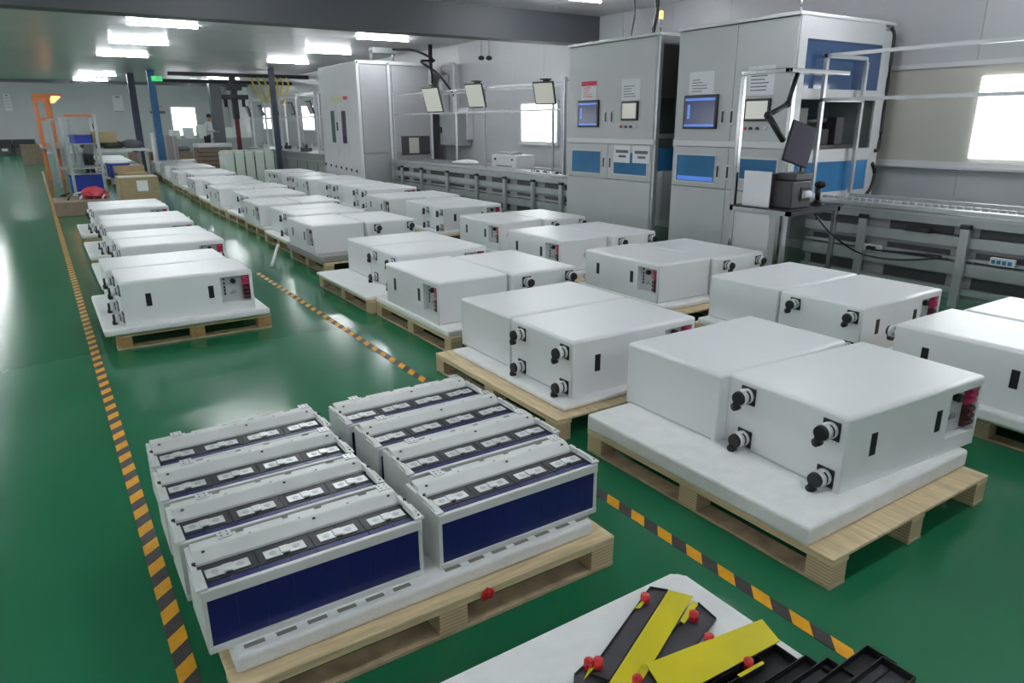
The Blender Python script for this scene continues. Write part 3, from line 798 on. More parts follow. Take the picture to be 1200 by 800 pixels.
add2(MB().box(XC-.010, XC-.005, y0-.02, y1+.02, z0-.02, z1+.02, .01).build('window_gasket', CABTRIM, t2)); add2(MB().box(XC-.012, XC-.009, y0, y1, z0, z1).build('blue_window', BLUEGL, t2))
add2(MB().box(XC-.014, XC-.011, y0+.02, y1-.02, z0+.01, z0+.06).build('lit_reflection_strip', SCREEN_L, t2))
y0, y1, z0, z1 = rect_x((868, 186, 908, 212), XC-.006)
add2(MB().box(XC-.010, XC-.005, y0-.02, y1+.02, z0-.02, z1+.02, .01).build('window_gasket', CABTRIM, t2)); add2(MB().box(XC-.012, XC-.009, y0, y1, z0, z1).build('blue_window', BLUEGL, t2))
for i, u in enumerate((873, 880, 888, 897)):
    p = atx(u, 150.5, XC-.006); add2(MB().cyl((XC-.005, p.y, p.z), (XC-.03, p.y, p.z), .017, n=12).build('push_button', (REDP, DARKP, DARKP, CABTRIM)[i], t2))
# projecting rail ends in front of both machines
def bar(name, label, a, b_, r, m, cat='rail', sq=True):
    a = Vector(a); b_ = Vector(b_)
    bb = MB().cyl(a, b_, r, n=4 if sq else 10, smooth=not sq)
    return tag(bb.build(name, m), label, cat)
# signal lamps
for (y, lab) in ((7.02, 'amber signal lamp on a thin pole, on the left test machine'), (5.0, 'amber signal lamp on a thin pole, on the right test machine')):
    t = thing('signal_lamp', lab, 'lamp', (XC+.05, y, 2.785))
    MB().cyl((0, 0, 0), (0, 0, .14), .012, n=10).build('pole', STEEL, t)
    MB().cyl((0, 0, .14), (0, 0, .155), .03, n=14).build('base', CABTRIM, t)
    MB().cyl((0, 0, .155), (0, 0, .24), .026, n=14).ball((0, 0, .24), .026, (1, 1, .5)).build('lens', AMBER, t)

# ------------------------------------------------------------------ inspection table in front of machine 2
tx0, tx1, ty0, ty1, tz = 5.84, 6.66, 4.16, 4.86, .90
t = thing('work_table', 'steel framed work table with black top and overhead frame before the right machine', 'table', ((tx0+tx1)/2, (ty0+ty1)/2, 0))
cx_, cy_ = (tx0+tx1)/2, (ty0+ty1)/2
def rel(b): return b
MB().box(tx0-cx_, tx1+.05-cx_, ty0-cy_, ty1-cy_, tz-.012, tz, .003).build('table_top', BLACKP, t)
MB().box(tx0-cx_, tx1-cx_, ty0-cy_, ty0+.04-cy_, tz-.055, tz-.013).box(tx0-cx_, tx0+.04-cx_, ty0-cy_, ty1-cy_, tz-.055, tz-.013).box(tx0-cx_, tx1-cx_, ty1-.04-cy_, ty1-cy_, tz-.055, tz-.013).box(tx1-.04-cx_, tx1-cx_, ty0-cy_, ty1-cy_, tz-.055, tz-.013).build('apron', STEEL, t)
lg = MB().box(-.022, .022, -.022, .022, 0, tz-.05, .004).mesh('leg', STEEL)
for x in (tx0+.03, tx1-.03):
    for y in (ty0+.03, ty1-.03): part(lg, 'leg', t, (x-cx_, y-cy_, 0))
MB().box(tx0+.02-cx_, tx0+.035-cx_, ty0+.22-cy_, ty1-.03-cy_, .02, tz-.06).build('front_panel', CABINET, t)
ztf = 2.13
MB().box(tx0+.0-cx_, tx0+.045-cx_, ty1-.045-cy_, ty1-cy_, tz, ztf, .006).build('post', STEEL, t)
MB().box(tx0-cx_, tx0+.045-cx_, ty1-.55-cy_, ty1-cy_, ztf, ztf+.04, .006).box(tx0-cx_, tx1+.12-cx_, ty1-.55-cy_, ty1-.50-cy_, ztf, ztf+.04, .006).box(tx0+.04-cx_, tx1+.1-cx_, ty1-.5-cy_, ty1-.30-cy_, ztf+.01, ztf+.03).build('top_frame', STEEL, t)
MB().box(tx1-.045-cx_, tx1-cx_, ty1-.045-cy_, ty1-cy_, tz, ztf).build('post', STEEL, t)
# tablet on jointed arm
a0 = Vector((6.08, 4.40, ztf))
t = thing('monitor_arm', 'black jointed arm hanging from the table frame', 'arm', a0)
p1 = aty(923, 122, 4.40)-a0; p2 = aty(900, 135, 4.36)-a0; p3 = aty(918, 165, 4.30)-a0
MB().cyl((0, 0, 0), p1, .022, n=10).build('upper_tube', BLACKP, t)
MB().cyl(p1, p2, .024, n=8).ball(p1, .034).build('elbow_link', BLACKP, t)
MB().cyl(p2, p3, .030, n=8).ball(p2, .038).build('lower_link', BLACKP, t)
pc = aty(937, 169, 4.25)
t = thing('tablet_monitor', 'dark flat monitor tilted back above the label printer', 'monitor', pc)
R_ = Matrix.Rotation(.30, 3, 'Y') @ Matrix.Rotation(-.25, 3, 'Z')
MB().box(-.15, .15, -.012, .012, -.19, .19, .008, rot=R_, piv=(0, 0, 0)).build('housing', BLACKP, t)
MB().box(-.14, .14, -.0155, -.0125, -.178, .178, rot=R_, piv=(0, 0, 0)).build('display', mat('dark_display', (.07, .06, .09), .2), t)
MB().box(-.02, .02, .01, .04, -.05, .05, .004).build('mount_plate', BLACKST, t)
# label printer, boxed sheet, scanner
pc = at(915, 242, tz)
t = thing('label_printer', 'dark grey label printer with a paper roll on the work table', 'printer', (6.10, 4.34, tz), 0)
MB().box(-.15, .15, -.11, .13, 0, .26, .014).box(-.11, .15, -.11, .11, .26, .33, .012).build('body', DARKP, t)
MB().box(-.02, .13, -.118, -.10, .07, .20, .004).build('label_slot', BLACKP, t)
MB().cyl((.0, -.12, .13), (.11, -.12, .13), .036, n=16).build('label_roll', PAPER, t)
t = thing('paper_box', 'white paper covered box standing left of the label printer', 'box', (5.90, 4.60, tz), .0)
MB().box(-.012, .0, -.17, .15, 0, .34, .003).build('front_sheet', PAPER, t)
MB().box(0, .18, -.16, .14, 0, .32, .004).build('box_body', DARKP, t)
t = thing('hand_scanner', 'black handheld scanner upright on a stand at the table corner', 'scanner', (6.50, 4.32, tz))
MB().cyl((0, 0, 0), (0, 0, .02), .08, .06, n=18).cyl((0, 0, .02), (0, 0, .05), .05, .03, n=14).build('base', BLACKP, t)
MB().cyl((0, 0, .05), (0, 0, .17), .024, .03, n=12).ball((0, -.015, .20), .045, (1, 1.4, .8)).build('scanner_head', BLACKP, t)

# ------------------------------------------------------------------ conveyors
def conveyor(label, x0, x1, y0, y1, zt, posts, cat='conveyor'):
    t = thing('conveyor', label, cat, (x0, (y0+y1)/2, 0)); yc = (y0+y1)/2; W_ = x1-x0
    a, b_ = y0-yc, y1-yc
    MB().box(-.01, .05, a, b_, zt-.04, zt, .004).build('top_rail', ALU, t)
    MB().box(-.005, .04, a, b_, zt-.15, zt-.05, .004).build('side_rail', ALU_D, t)
    MB().box(-.02, 0, a, b_, zt-.075, zt-.055).build('edge_strip', ALU, t)
    MB().box(W_-.05, W_, a, b_, zt-.15, zt, .004).build('top_rail', ALU, t)
    MB().box(.05, W_-.05, a, b_, zt-.07, zt-.05).build('belt', ALU_D, t)
    MB().box(.0, .05, a, b_, .56, .66, .004).build('mid_rail', ALU_D, t)
    MB().box(.0, .05, a, b_, .30, .42, .004).build('mid_rail', ALU_D, t)
    MB().box(.02, .07, a, b_, .44, .47, .002).build('edge_strip', ALU, t)
    MB().box(0, .05, a, b_, .12, .18).build('low_rail', ALU_D, t)
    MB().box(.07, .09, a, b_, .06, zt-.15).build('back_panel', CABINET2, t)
    for y in posts:
        o = MB().box(-.045, .0, y-.04-yc, y+.04-yc, 0, zt-.16, .003)
        o.box(-.048, -.044, y-.008-yc, y+.008-yc, .02, zt-.2)
        MB().box(-.05, .005, y-.045-yc, y+.045-yc, zt-.16, zt-.12, .004).build('post_cap', BLACKP, o.build('leg', ALU, t))
        MB().box(W_-.05, W_, y-.04-yc, y+.04-yc, 0, zt-.15).build('leg', ALU, t)
    return t
XV = 7.12
cv3 = conveyor('aluminium conveyor line under the bright right window', XV, 7.95, -2.0, 4.85, .90, (-1.2, 1.0, atx(1130, 272, 7.07).y, atx(1010, 258, 7.07).y))
cv2 = conveyor('aluminium conveyor line under the three cream screens at centre', XV-.05, 7.95, 8.9, 16.0, .90, (9.3, 10.1, 11.0, 12.0, 13.2, 14.4, 15.4))
# dark gaps on conveyor side
for cv, yy0, n in ((cv2, 9.15, 8), (cv3, -1.9, 8)):
    for i in range(n):
        for z in (.70, .48, .24):
            MB().box(.064, .069, yy0+i*.85-(12.45 if cv is cv2 else 1.425)+.1, yy0+i*.85-(12.45 if cv is cv2 else 1.425)+.72, z-.06, z+.04).build('side_opening', DARKP, cv)
# drag chain and sockets near the right conveyor
ch = MB()
for i in range(90): ch.box(XV+.1, XV+.16, -1.9+i*.074, -1.9+i*.074+.05, .90, .925)
tag(ch.build('cable_chain', GREYP), 'grey segmented cable chain lying along the right conveyor top', 'cable chain')
p = atx(1028, 289, XV+.09)
t = thing('power_socket', 'white double power socket on the right conveyor', 'socket', (XV-.006, p.y, p.z))
MB().box(-.015, .0, -.11, .11, -.035, .035, .004).build('plate', CABTRIM, t)
for a in (-.03, .02): MB().cyl((-.015, a, 0), (-.05, a, 0), .022, n=14).build('plug', BLACKP, t)
pts = [(6.30, 4.20, .84), (6.5, 4.1, .62), (6.85, 4.0, .42), (7.02, 3.7, .38), (7.04, 3.3, .47), (XV-.02, p.y+.0, p.z-.02)]
tag(MB().tube(spline(pts), .010, 6).build('power_cable', BLACKP), 'black cable hanging from the work table to the conveyor socket', 'cable')
pa = atx(1075, 305, XV+.06)
t = thing('power_adapter', 'black power adapter lying on the right conveyor rail', 'adapter', (XV-.02, pa.y, .665))
MB().box(-.03, .03, -.12, .12, 0, .04, .006).build('brick', BLACKP, t)
MB().tube(spline([(-.01, -.12, .02), (-.03, -.25, .03), (-.02, -.40, .01)]), .006, 6).build('cord', BLACKP, t)
pb = atx(1178, 318, XV+.06)
t = thing('terminal_block', 'white and blue terminal block on the right conveyor', 'connector block', (XV-.025, pb.y, .45))
MB().box(-.02, .02, -.10, .10, 0, .07, .004).build('housing', CABTRIM, t)
for i in range(4): MB().box(-.026, -.018, -.08+i*.045, -.05+i*.045, .015, .05).build('module', BLUEGL, t)

# gate frames and rails above the right conveyor
t = thing('gate_frame', 'aluminium gate frame with side rails over the right conveyor', 'frame', (7.2, 4.87, 0))
zt_ = atx(969, 63, 7.2).z
MB().box(-.02, .02, -.02, .02, .9, zt_).build('post', ALU, t)
MB().box(.72, .76, -.02, .02, .9, zt_-.06).tube(spline([(.74, 0, zt_-.08), (.73, 0, zt_-.02), (.67, 0, zt_-.02)]), .02, 6).build('post', ALU, t)
MB().box(-.02, .68, -.02, .02, zt_-.04, zt_).build('cross_bar', ALU, t)
MB().box(-.02, .74, -.02, .02, zt_-.48, zt_-.45).build('cross_bar', ALU, t)
MB().box(-.02, .02, -5.5, -.02, zt_-.035, zt_-.0).build('long_rail', ALU, t)
MB().box(-.02, .02, -5.5, -.02, zt_-.48, zt_-.445).build('long_rail', ALU, t)

# workstation frame and screens above the centre conveyor
t = thing('workstation_frame', 'aluminium workstation frame with rails above the centre conveyor', 'frame', (7.1, 9, 0))
ztop = atx(664, 90, 7.1).z
posts_px = [(661.5, 1), (568, 0), (462, 0)]
for u, kk in posts_px:
    y = atx(u, 150, 7.1).y-9
    MB().box(-.025 if kk else -.018, .025 if kk else .018, y-.02, y+.02, .0 if kk else .88, ztop, .003).build('post', ALU, t)
for u in (609, 500):
    y = atx(u, 150, 7.1).y-9
    MB().box(.70, .735, y-.02, y+.02, .88, ztop-.02, .003).build('post', ALU_D, t)
yq = atx(461, 110, 7.1).y-9; yp = atx(661, 110, 7.1).y-9
for z in (ztop-.06, ztop-.48):
    MB().box(-.015, .015, yp, yq, z-.015, z+.015).build('rail', ALU, t)
MB().box(.70, .73, yp, yq, ztop-.07, ztop-.04).build('rail', ALU_D, t)
MB().box(-.02, .73, yp-.02, yp+.02, ztop-.06, ztop-.03).build('cross_bar', ALU, t)
for i, (u, v, w_, h_, lab) in enumerate(((638, 109, .33, .25, 'cream lit instruction screen in a black frame, rightmost of three'), (557, 112, .33, .25, 'cream lit instruction screen in a black frame, middle of three'), (507, 117, .33, .25, 'cream lit instruction screen in a black frame, leftmost of three'))):
    p = atx(u, v, 7.0)
    sc_ = thing('instruction_screen', lab, 'screen', p, (.35, .25, .2)[i], 'instruction screens over the centre conveyor')
    w_ = (.40, .46, .54)[i]; h_ = (.36, .44, .50)[i]
    Rm = Matrix.Rotation(-.28, 3, 'Y')
    MB().box(-.012, .012, -w_/2, w_/2, -h_/2, h_/2, .006, rot=Rm, piv=(0, 0, 0)).build('housing', BLACKP, sc_)
    MB().box(-.016, -.012, -w_/2+.022, w_/2-.022, -h_/2+.022, h_/2-.022, rot=Rm, piv=(0, 0, 0)).build('display', SCREEN_W, sc_)
    MB().box(.01, .10, -.04, .04, h_/2-.02, h_/2+.03, .004).box(-.03, .10, -.07, .07, h_/2+.02, h_/2+.04).build('bracket', BLACKST, sc_)
# wall electric box with conduit
p0 = atx(515, 133, 8.45); p1 = atx(538, 171, 8.45)
t = thing('electric_box', 'grey wall electric box with conduit behind the centre conveyor', 'electric box', (8.6, (p0.y+p1.y)/2, (p0.z+p1.z)/2))
hy = abs(p0.y-p1.y)/2; hz = abs(p0.z-p1.z)/2
MB().box(-.15, .18, -hy, hy, -hz, hz, .008).build('cabinet_box', CABINET2, t)
MB().box(-.156, -.15, -hy+.02, hy-.02, -hz+.02, hz-.02, .003).build('door', CABINET2, t)
MB().box(-.175, -.155, hy-.12, hy-.07, -.08, .05, .003).build('latch', BLACKP, t)
cz = ZC-.45-(p0.z+p1.z)/2
MB().tube(spline([(0, -.05, hz), (0, -.05, cz-.15), (0, -.05, cz-.03), (0, .02, cz), (0, .5, cz), (0, .62, cz-.02), (0, .66, cz-.12), (0, .66, cz-.6)], 4), .04, 8).build('conduit', CABTRIM, t)
MB().box(.0, .17, .55, .95, cz-1.1, cz-.2, .008).build('upper_box', CABINET, t)
t = thing('switch_box', 'light wall box right of the grey electric box', 'electric box', (8.72, atx(545, 140, 8.7).y, 1.75))
MB().box(-.07, .08, -.22, .22, -.42, .32, .006).build('cover', CABTRIM, t)
MB().box(-.10, -.07, .02, .10, -.30, -.24).build('latch', DARKP, t)
# benchtop tester on conveyor
p = at(590, 193, .9)
t = thing('bench_tester', 'white benchtop tester with vent slots on the centre conveyor', 'tester', (7.5, atx(590, 185, 7.3).y, .9))
MB().box(-.2, .2, -.42, .42, .0, .24, .01).build('case', CABTRIM, t)
v_ = MB()
for i in range(12): v_.box(-.205, -.199, -.28+i*.045, -.255+i*.045, .03, .05)
v_.build('vent', BLACKP, t)
MB().cyl((-.2, -.3, .16), (-.22, -.3, .16), .02, n=10).cyl((-.2, .28, .16), (-.22, .28, .16), .02, n=10).build('knob', BLACKP, t)
MB().box(-.12, .12, -.15, .32, .24, .29, .01).build('top_tray', ALU_D, t)
p = atx(545, 185, 7.4)
b = MB().ball((7.45, p.y, .94), .2, (1.0, 1.5, .28), 14).ball((7.4, p.y+.3, .93), .13, (1, 1.3, .3), 12)
tag(b.build('plastic_bundle', STRAPW), 'crumpled white plastic bundle on the centre conveyor', 'bundle')
r = random.Random(3)
for i in range(7):
    p = atx(622+i*5, 196+i*1.0, 7.25)
    b = MB().cyl((0, 0, 0), (0, 0, .05), .035, n=12).box(-.05, .05, -.03, .03, .0, .03, .004)
    tag(b.build('metal_fitting', (STEEL, BLACKP)[i % 2], loc=(7.28+.08*r.random(), p.y, .862), rz=r.random()*3), 'small %s fitting on the conveyor left of the machines, %s from left' % (('bright', 'black')[i % 2], ON[i]), 'fitting', 'fittings on the centre conveyor')

# big grey cabinet at the far end of the centre conveyor
gx, gy0, gy1, gz = 6.4, 16.2, 18.75, 3.07
gx1 = aty(505, 90, gy0).x
t = thing('test_cabinet', 'large grey test cabinet with two dark door windows behind the cabinet rows', 'cabinet', (gx, (gy0+gy1)/2, 0)); gc = (gy0+gy1)/2
def G(x0, x1, y0, y1, z0, z1, bev=0.0): return MB().box(x0-gx, x1-gx, y0-gc, y1-gc, z0, z1, bev)
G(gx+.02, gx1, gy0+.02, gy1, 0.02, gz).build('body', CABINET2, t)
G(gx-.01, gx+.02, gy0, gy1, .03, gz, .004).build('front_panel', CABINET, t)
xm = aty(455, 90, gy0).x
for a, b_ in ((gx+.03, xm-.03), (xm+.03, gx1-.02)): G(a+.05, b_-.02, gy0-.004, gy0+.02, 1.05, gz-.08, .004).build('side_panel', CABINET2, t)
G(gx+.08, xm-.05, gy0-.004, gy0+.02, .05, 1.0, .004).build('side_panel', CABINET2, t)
for x in (gx, xm-.03, gx1-.06): G(x, x+.06, gy0-.012, gy0+.02, 0, gz+.0, .003).build('corner_post', CABTRIM, t)
G(gx-.01, gx1, gy0-.012, gy0+.01, gz-.05, gz+.02).build('top_trim', CABTRIM, t)
for u0, u1, v0, v1, mm in ((387.5, 394.5, 130, 167, DARKGL), (400, 407.5, 130, 168, DARKVI)):
    y0, y1, z0, z1 = rect_x((u0, v0, u1, v1), gx-.01); G(gx-.022, gx-.009, y0, y1, z0, z1, .004).build('door_window', mm, t)
y0, y1, z0, z1 = rect_x((381, 120, 411, 183), gx-.01)
dd = (y0+y1)/2
for a, b_ in ((y0, dd-.01), (dd+.01, y1)): G(gx-.016, gx-.009, a, b_, z0, z1, .004).build('door', CABINET, t)
G(gx-.04, gx-.015, dd-.05, dd-.02, 1.55, 1.75, .003).build('handle', BLACKP, t)
y0, y1, z0, z1 = rect_x((387, 113, 402, 119), gx-.01); G(gx-.018, gx-.009, y0, y1, z0, z1).build('yellow_label', mat('pale_yellow_label', (.55, .53, .33), .5), t)
y0, y1, z0, z1 = rect_x((402, 113, 407, 116.5), gx-.01); G(gx-.018, gx-.009, y0, y1, z0, z1).build('red_label', PAPERRED, t)
for i in range(7):
    p = atx(382.5+i*6.0, 192+i*1.4, gx-.01); MB().cyl((-.012, p.y-gc, p.z), (-.03, p.y-gc, p.z), .035, n=12).build('cable_port', BLACKP, t)
G(gx+.9, gx+1.9, gy0-.1, gy0-.01, .80, .84).build('side_shelf', DARKP, t)
G(xm+.25, gx1-.1, gy0-.008, gy0+.0, .98, 1.42).build('window_opening', DARKP, t)
G(xm+.45, gx1-.4, gy0-.012, gy0-.006, 1.02, 1.38).build('pale_inset', mat('interior_pale', (.5, .5, .42), .5), t)  # plain pale panel set over the dark opening
t = thing('roof_unit', 'small pipe unit with cable on top of the large grey cabinet', 'unit', (gx+.9, gy0+.5, gz+.0))
MB().box(-.35, .35, -.2, .2, 0, .06).cyl((-.3, 0, .06), (-.3, 0, .3), .04).cyl((.25, 0, .06), (.25, 0, .3), .04).box(-.3, .3, -.12, .12, .22, .36, .02).build('frame', ALU_D, t)
tag(MB().tube(spline([(gx+1.1, gy0+.4, gz+.32), (gx+1.6, gy0+.2, gz+.30), (gx+2.0, gy0, gz+.08), (gx1-.3, gy0-.1, gz+.04), (gx1+.05, gy0-.3, gz-.25), (gx1+.1, gy0-1.0, 2.3)], 5), .03, 6).build('power_cable', BLACKP), 'black cable looping from the large grey cabinet roof to the screens', 'cable')
q = atx(505, 80, 8.3)
tag(MB().tube([(8.3, q.y, ZC), (8.3, q.y+.02, ZC-.5), (8.32, q.y+.1, ZC-1.0), (8.35, q.y+.1, ZC-1.3)], .05, 8).build('power_cable', BLACKP), 'thick black cable drop from the ceiling beside the cream screens', 'cable')
for (u, lab) in ((768, 'thick black cable drop from the ceiling behind the left machine'), (742, 'thin grey cable drop from the ceiling behind the left machine')):
    q = atx(u, 20, 7.6)
    tag(MB().tube(spline([(7.6, q.y, ZC), (7.62, q.y-.01, 3.2), (7.6, q.y+.02, 2.95), (7.6, q.y, 2.785)]), .03 if u > 760 else .012, 6).build('power_cable', BLACKP if u > 760 else DARKP), lab, 'cable')
for i, u in enumerate((564, 573)):
    q = atx(u, 68, 8.3)
    t = thing('ceiling_camera', 'small black dome camera hanging under the bulkhead, %s one' % ('left', 'right')[i], 'camera', (8.3, q.y, q.z))
    MB().cyl((0, 0, .04), (0, 0, ZC-q.z), .012, n=8).build('rod', GREYP, t)
    MB().ball((0, 0, 0), .07, (1, 1, .7)).build('camera_head', BLACKP, t)

# ------------------------------------------------------------------ things around the left row
a = aty(139, 209, 17.0); c = aty(187, 222, 17.0); bw = (c.x-a.x)/2
t = thing('cardboard_box', 'open brown cardboard box with a white label behind the left row', 'box', ((a.x+c.x)/2, 17.4, 0), 0)
MB().box(-bw, bw, -.4, .4, 0, a.z, .005).build('carton', CARD, t)
MB().box(-bw, bw, -.41, .36, a.z+.003, a.z+.01).build('flap', mat('card_inside', (.55, .5, .4), .85), t)
MB().box(-.05, .16, -.406, -.4, a.z-.28, a.z-.06).build('paper_label', PAPER, t)
a2 = aty(136, 196, 18.8); c2_ = aty(176, 210, 18.8); bw = (c2_.x-a2.x)/2
t = thing('cardboard_box', 'brown cardboard box with raised flaps, behind the labelled one', 'box', ((a2.x+c2_.x)/2, 19.2, 0), 0)
MB().box(-bw, bw, -.4, .4, 0, a2.z-.15, .005).build('carton', CARD, t)
MB().box(-bw, bw, .39, .40, a2.z-.2, a2.z).build('flap', CARD, t)
MB().box(-bw, -bw+.01, -.4, .4, a2.z-.2, a2.z-.02).build('flap', CARD, t)
def crumple(o, amt, seed=1):
    r_ = random.Random(seed)
    for v in o.data.vertices: v.co += v.co.normalized()*r_.uniform(-amt, amt)
    for f in o.data.polygons: f.use_smooth = False
q = at(90, 224, .36)
b = MB().ball((0, 0, .0), .15, (1.5, 1, .8), 16).ball((.16, .05, -.05), .10, (1.2, 1, .8), 12)
o = tag(b.build('plastic_bag', REDBAG, loc=(.86, 16.9, .39)), 'crumpled red plastic bag behind the farthest left cabinet pair', 'bag'); crumple(o, .03)
t = thing('low_crate', 'low grey crate of loose cables beside the left row', 'crate', (.70, 17.0, 0))
MB().box(-.55, .35, -.6, .6, 0, .28, .01).build('crate_body', CARD_D, t)
for i in range(4):
    a = i*1.3
    MB().tube(spline([(-.3+.2*i, -.3, .30), (-.2+.2*i, .1, .40), (-.4+.2*i, .3, .34), (-.3+.2*i, .5, .31)]), .018, 6).build('cable', (BLACKP, STRAPW)[i % 2], t)
tag(MB().tube(spline([(2.52, 9.55, .16), (2.45, 9.35, .17), (2.32, 9.1, .05), (2.25, 8.95, .012)]), .022, 5).build('plastic_strap', STRAPW), 'white plastic strip dangling from the middle row onto the green floor', 'strip')
# grey steel rack with blue bins
ry = 19.0
def rack(name, label, x0, x1, y0, y1, h, shelves, m, top_m, post=.035):
    t = thing(name, label, 'rack', ((x0+x1)/2, (y0+y1)/2, 0)); cx, cy = (x0+x1)/2, (y0+y1)/2
    pmh = MB().box(-post/2, post/2, -post/2, post/2, 0, h, .003).mesh('post', m)
    for x in (x0, x1):
        for y in (y0, y1): part(pmh, 'post', t, (x-cx, y-cy, 0))
    for z in shelves: MB().box(x0-cx, x1-cx, y0-cy, y1-cy, z-.02, z).build('shelf', m, t)
    MB().box(x0-cx, x1-cx, y0-cy-.02, y0-cy+.02, h-.04, h).box(x0-cx, x1-cx, y1-cy-.02, y1-cy+.02, h-.04, h).box(x0-cx-.02, x0-cx+.02, y0-cy, y1-cy, h-.04, h).box(x1-cx-.02, x1-cx+.02, y0-cy, y1-cy, h-.04, h).build('top_frame', top_m, t)
    return t
ra = aty(72, 134, 22.4); rb_ = aty(104, 134, 22.4)
rack('steel_rack', 'grey steel rack with orange top bars and blue bins, at the left row end', ra.x, rb_.x+.1, 22.4, 24.0, ra.z, (.62, 1.25), ALU_D, ORANGE, .07)
rack('steel_rack', 'narrow grey steel rack directly behind the orange topped rack', ra.x-.25, ra.x+.3, 24.6, 26.8, 1.9, (.5, 1.2), ALU_D, ALU_D, .07)
for i, (x, y, z, lab) in enumerate((((ra.x+rb_.x)/2+.05, 23.2, 0, 'blue plastic bin at the bottom of the orange topped rack'), (1.98, 24.2, .25, 'blue plastic bin on the right behind the orange topped rack'), (ra.x+.35, 23.0, 1.25, 'small blue bin on the upper rack shelf'))):
    t = thing('blue_bin', lab, 'bin', (x, y, z), .1*i)
    s_ = (.42, .26, .2)[i]; hh = (.42, .40, .22)[i]
    b = MB(); b.box(-s_, s_, -.3, .3, 0, hh-.02, .02).box(-s_-.02, s_+.02, -.32, .32, hh-.04, hh, .008)
    b.build('bin_body', BLUEBIN, t)
    MB().box(-s_+.03, s_-.03, -.27, .27, hh, hh+.012, .004).build('contents', PAPER if i != 2 else CARD, t)
t = thing('support_block', 'grey block under the right blue bin', 'block', (1.98, 24.2, 0)); MB().box(-.22, .22, -.25, .25, 0, .249, .01).build('block_body', GREYP, t); MB().box(-.24, .24, -.27, -.25, .02, .06).build('foot_rail', DARKP, t)
b = MB().box(-.3, .3, -.3, .3, 0, .3, .02); tag(b.build('carton', CARD, loc=(ra.x+.92, 23.2, 1.25)), 'brown carton on the upper shelf of the orange topped rack', 'box')
# orange gantry racks receding behind
for i in range(4):
    y = 28.2+i*2.0
    x0 = .28
    t = thing('orange_stand', 'tall orange lamp stand, %s of the receding orange stands' % ('nearest', 'second', 'third', 'farthest')[i], 'stand', (x0, y, 0))
    MB().box(.35, .42, -.04, .04, 0, 2.65, .005).build('post', ORANGE, t)
    MB().box(-.02, .05, -.04, .04, 0, 2.55, .005).build('post', ORANGE, t)
    MB().box(-.05, .72, -.05, .05, 2.62, 2.70, .005).build('arm', ORANGE, t)
    MB().box(.45, .70, -.03, .03, 2.56, 2.62).build('lamp', ORLIGHT, t)
    MB().box(-.02, .42, -.03, .03, 1.0, 1.06).box(-.02, .42, -.03, .03, 1.9, 1.96).build('brace', ORANGE, t)
    MB().box(-.1, .7, -.7, .7, 1.0, 1.04).build('shelf', ALU_D, t)
    for c in (-.65, .65): MB().box(.6, .66, c-.03, c+.03, 0, 1.0).build('leg', ALU_D, t)
# bench and clutter behind the racks
t = thing('work_bench', 'long grey work bench cluttered with parts behind the racks', 'bench', (2.1, 27.0, 0))
MB().box(-1.0, 1.0, -1.0, 1.0, .92, 1.0, .01).build('bench_top', CABTRIM, t)
for x in (-.9, .9):
    for y in (-.9, .9): MB().box(x-.04, x+.04, y-.04, y+.04, 0, .92).build('leg', ALU_D, t)
for i in range(6):
    b = MB().ball((0, 0, .12), .28, (1.1, 1, .55), 10).ball((.2, .1, .1), .2, (1, 1, .6), 8)
    tag(b.build('covered_part', (DARKP, GREENFELT, SHIRTG)[i % 3], loc=(1.5+i*.6, 26.6+.2*(i % 3), 1.0) if i < 3 else (3.9+(i-3)*.9, 36.5, .55)), 'dark heap of covered parts, %s from left in the far left' % ON[i], 'heap', 'dark heaps in the far left')
for i in range(3):
    t = thing('low_crate', 'far dark crate under the covered heaps, %s from left' % ON[i], 'crate', (3.9+i*.9, 36.5, 0), 0, 'far crates under heaps'); MB().box(-.4, .4, -.4, .4, 0, .56, .01).build('crate_body', CARD_D, t)

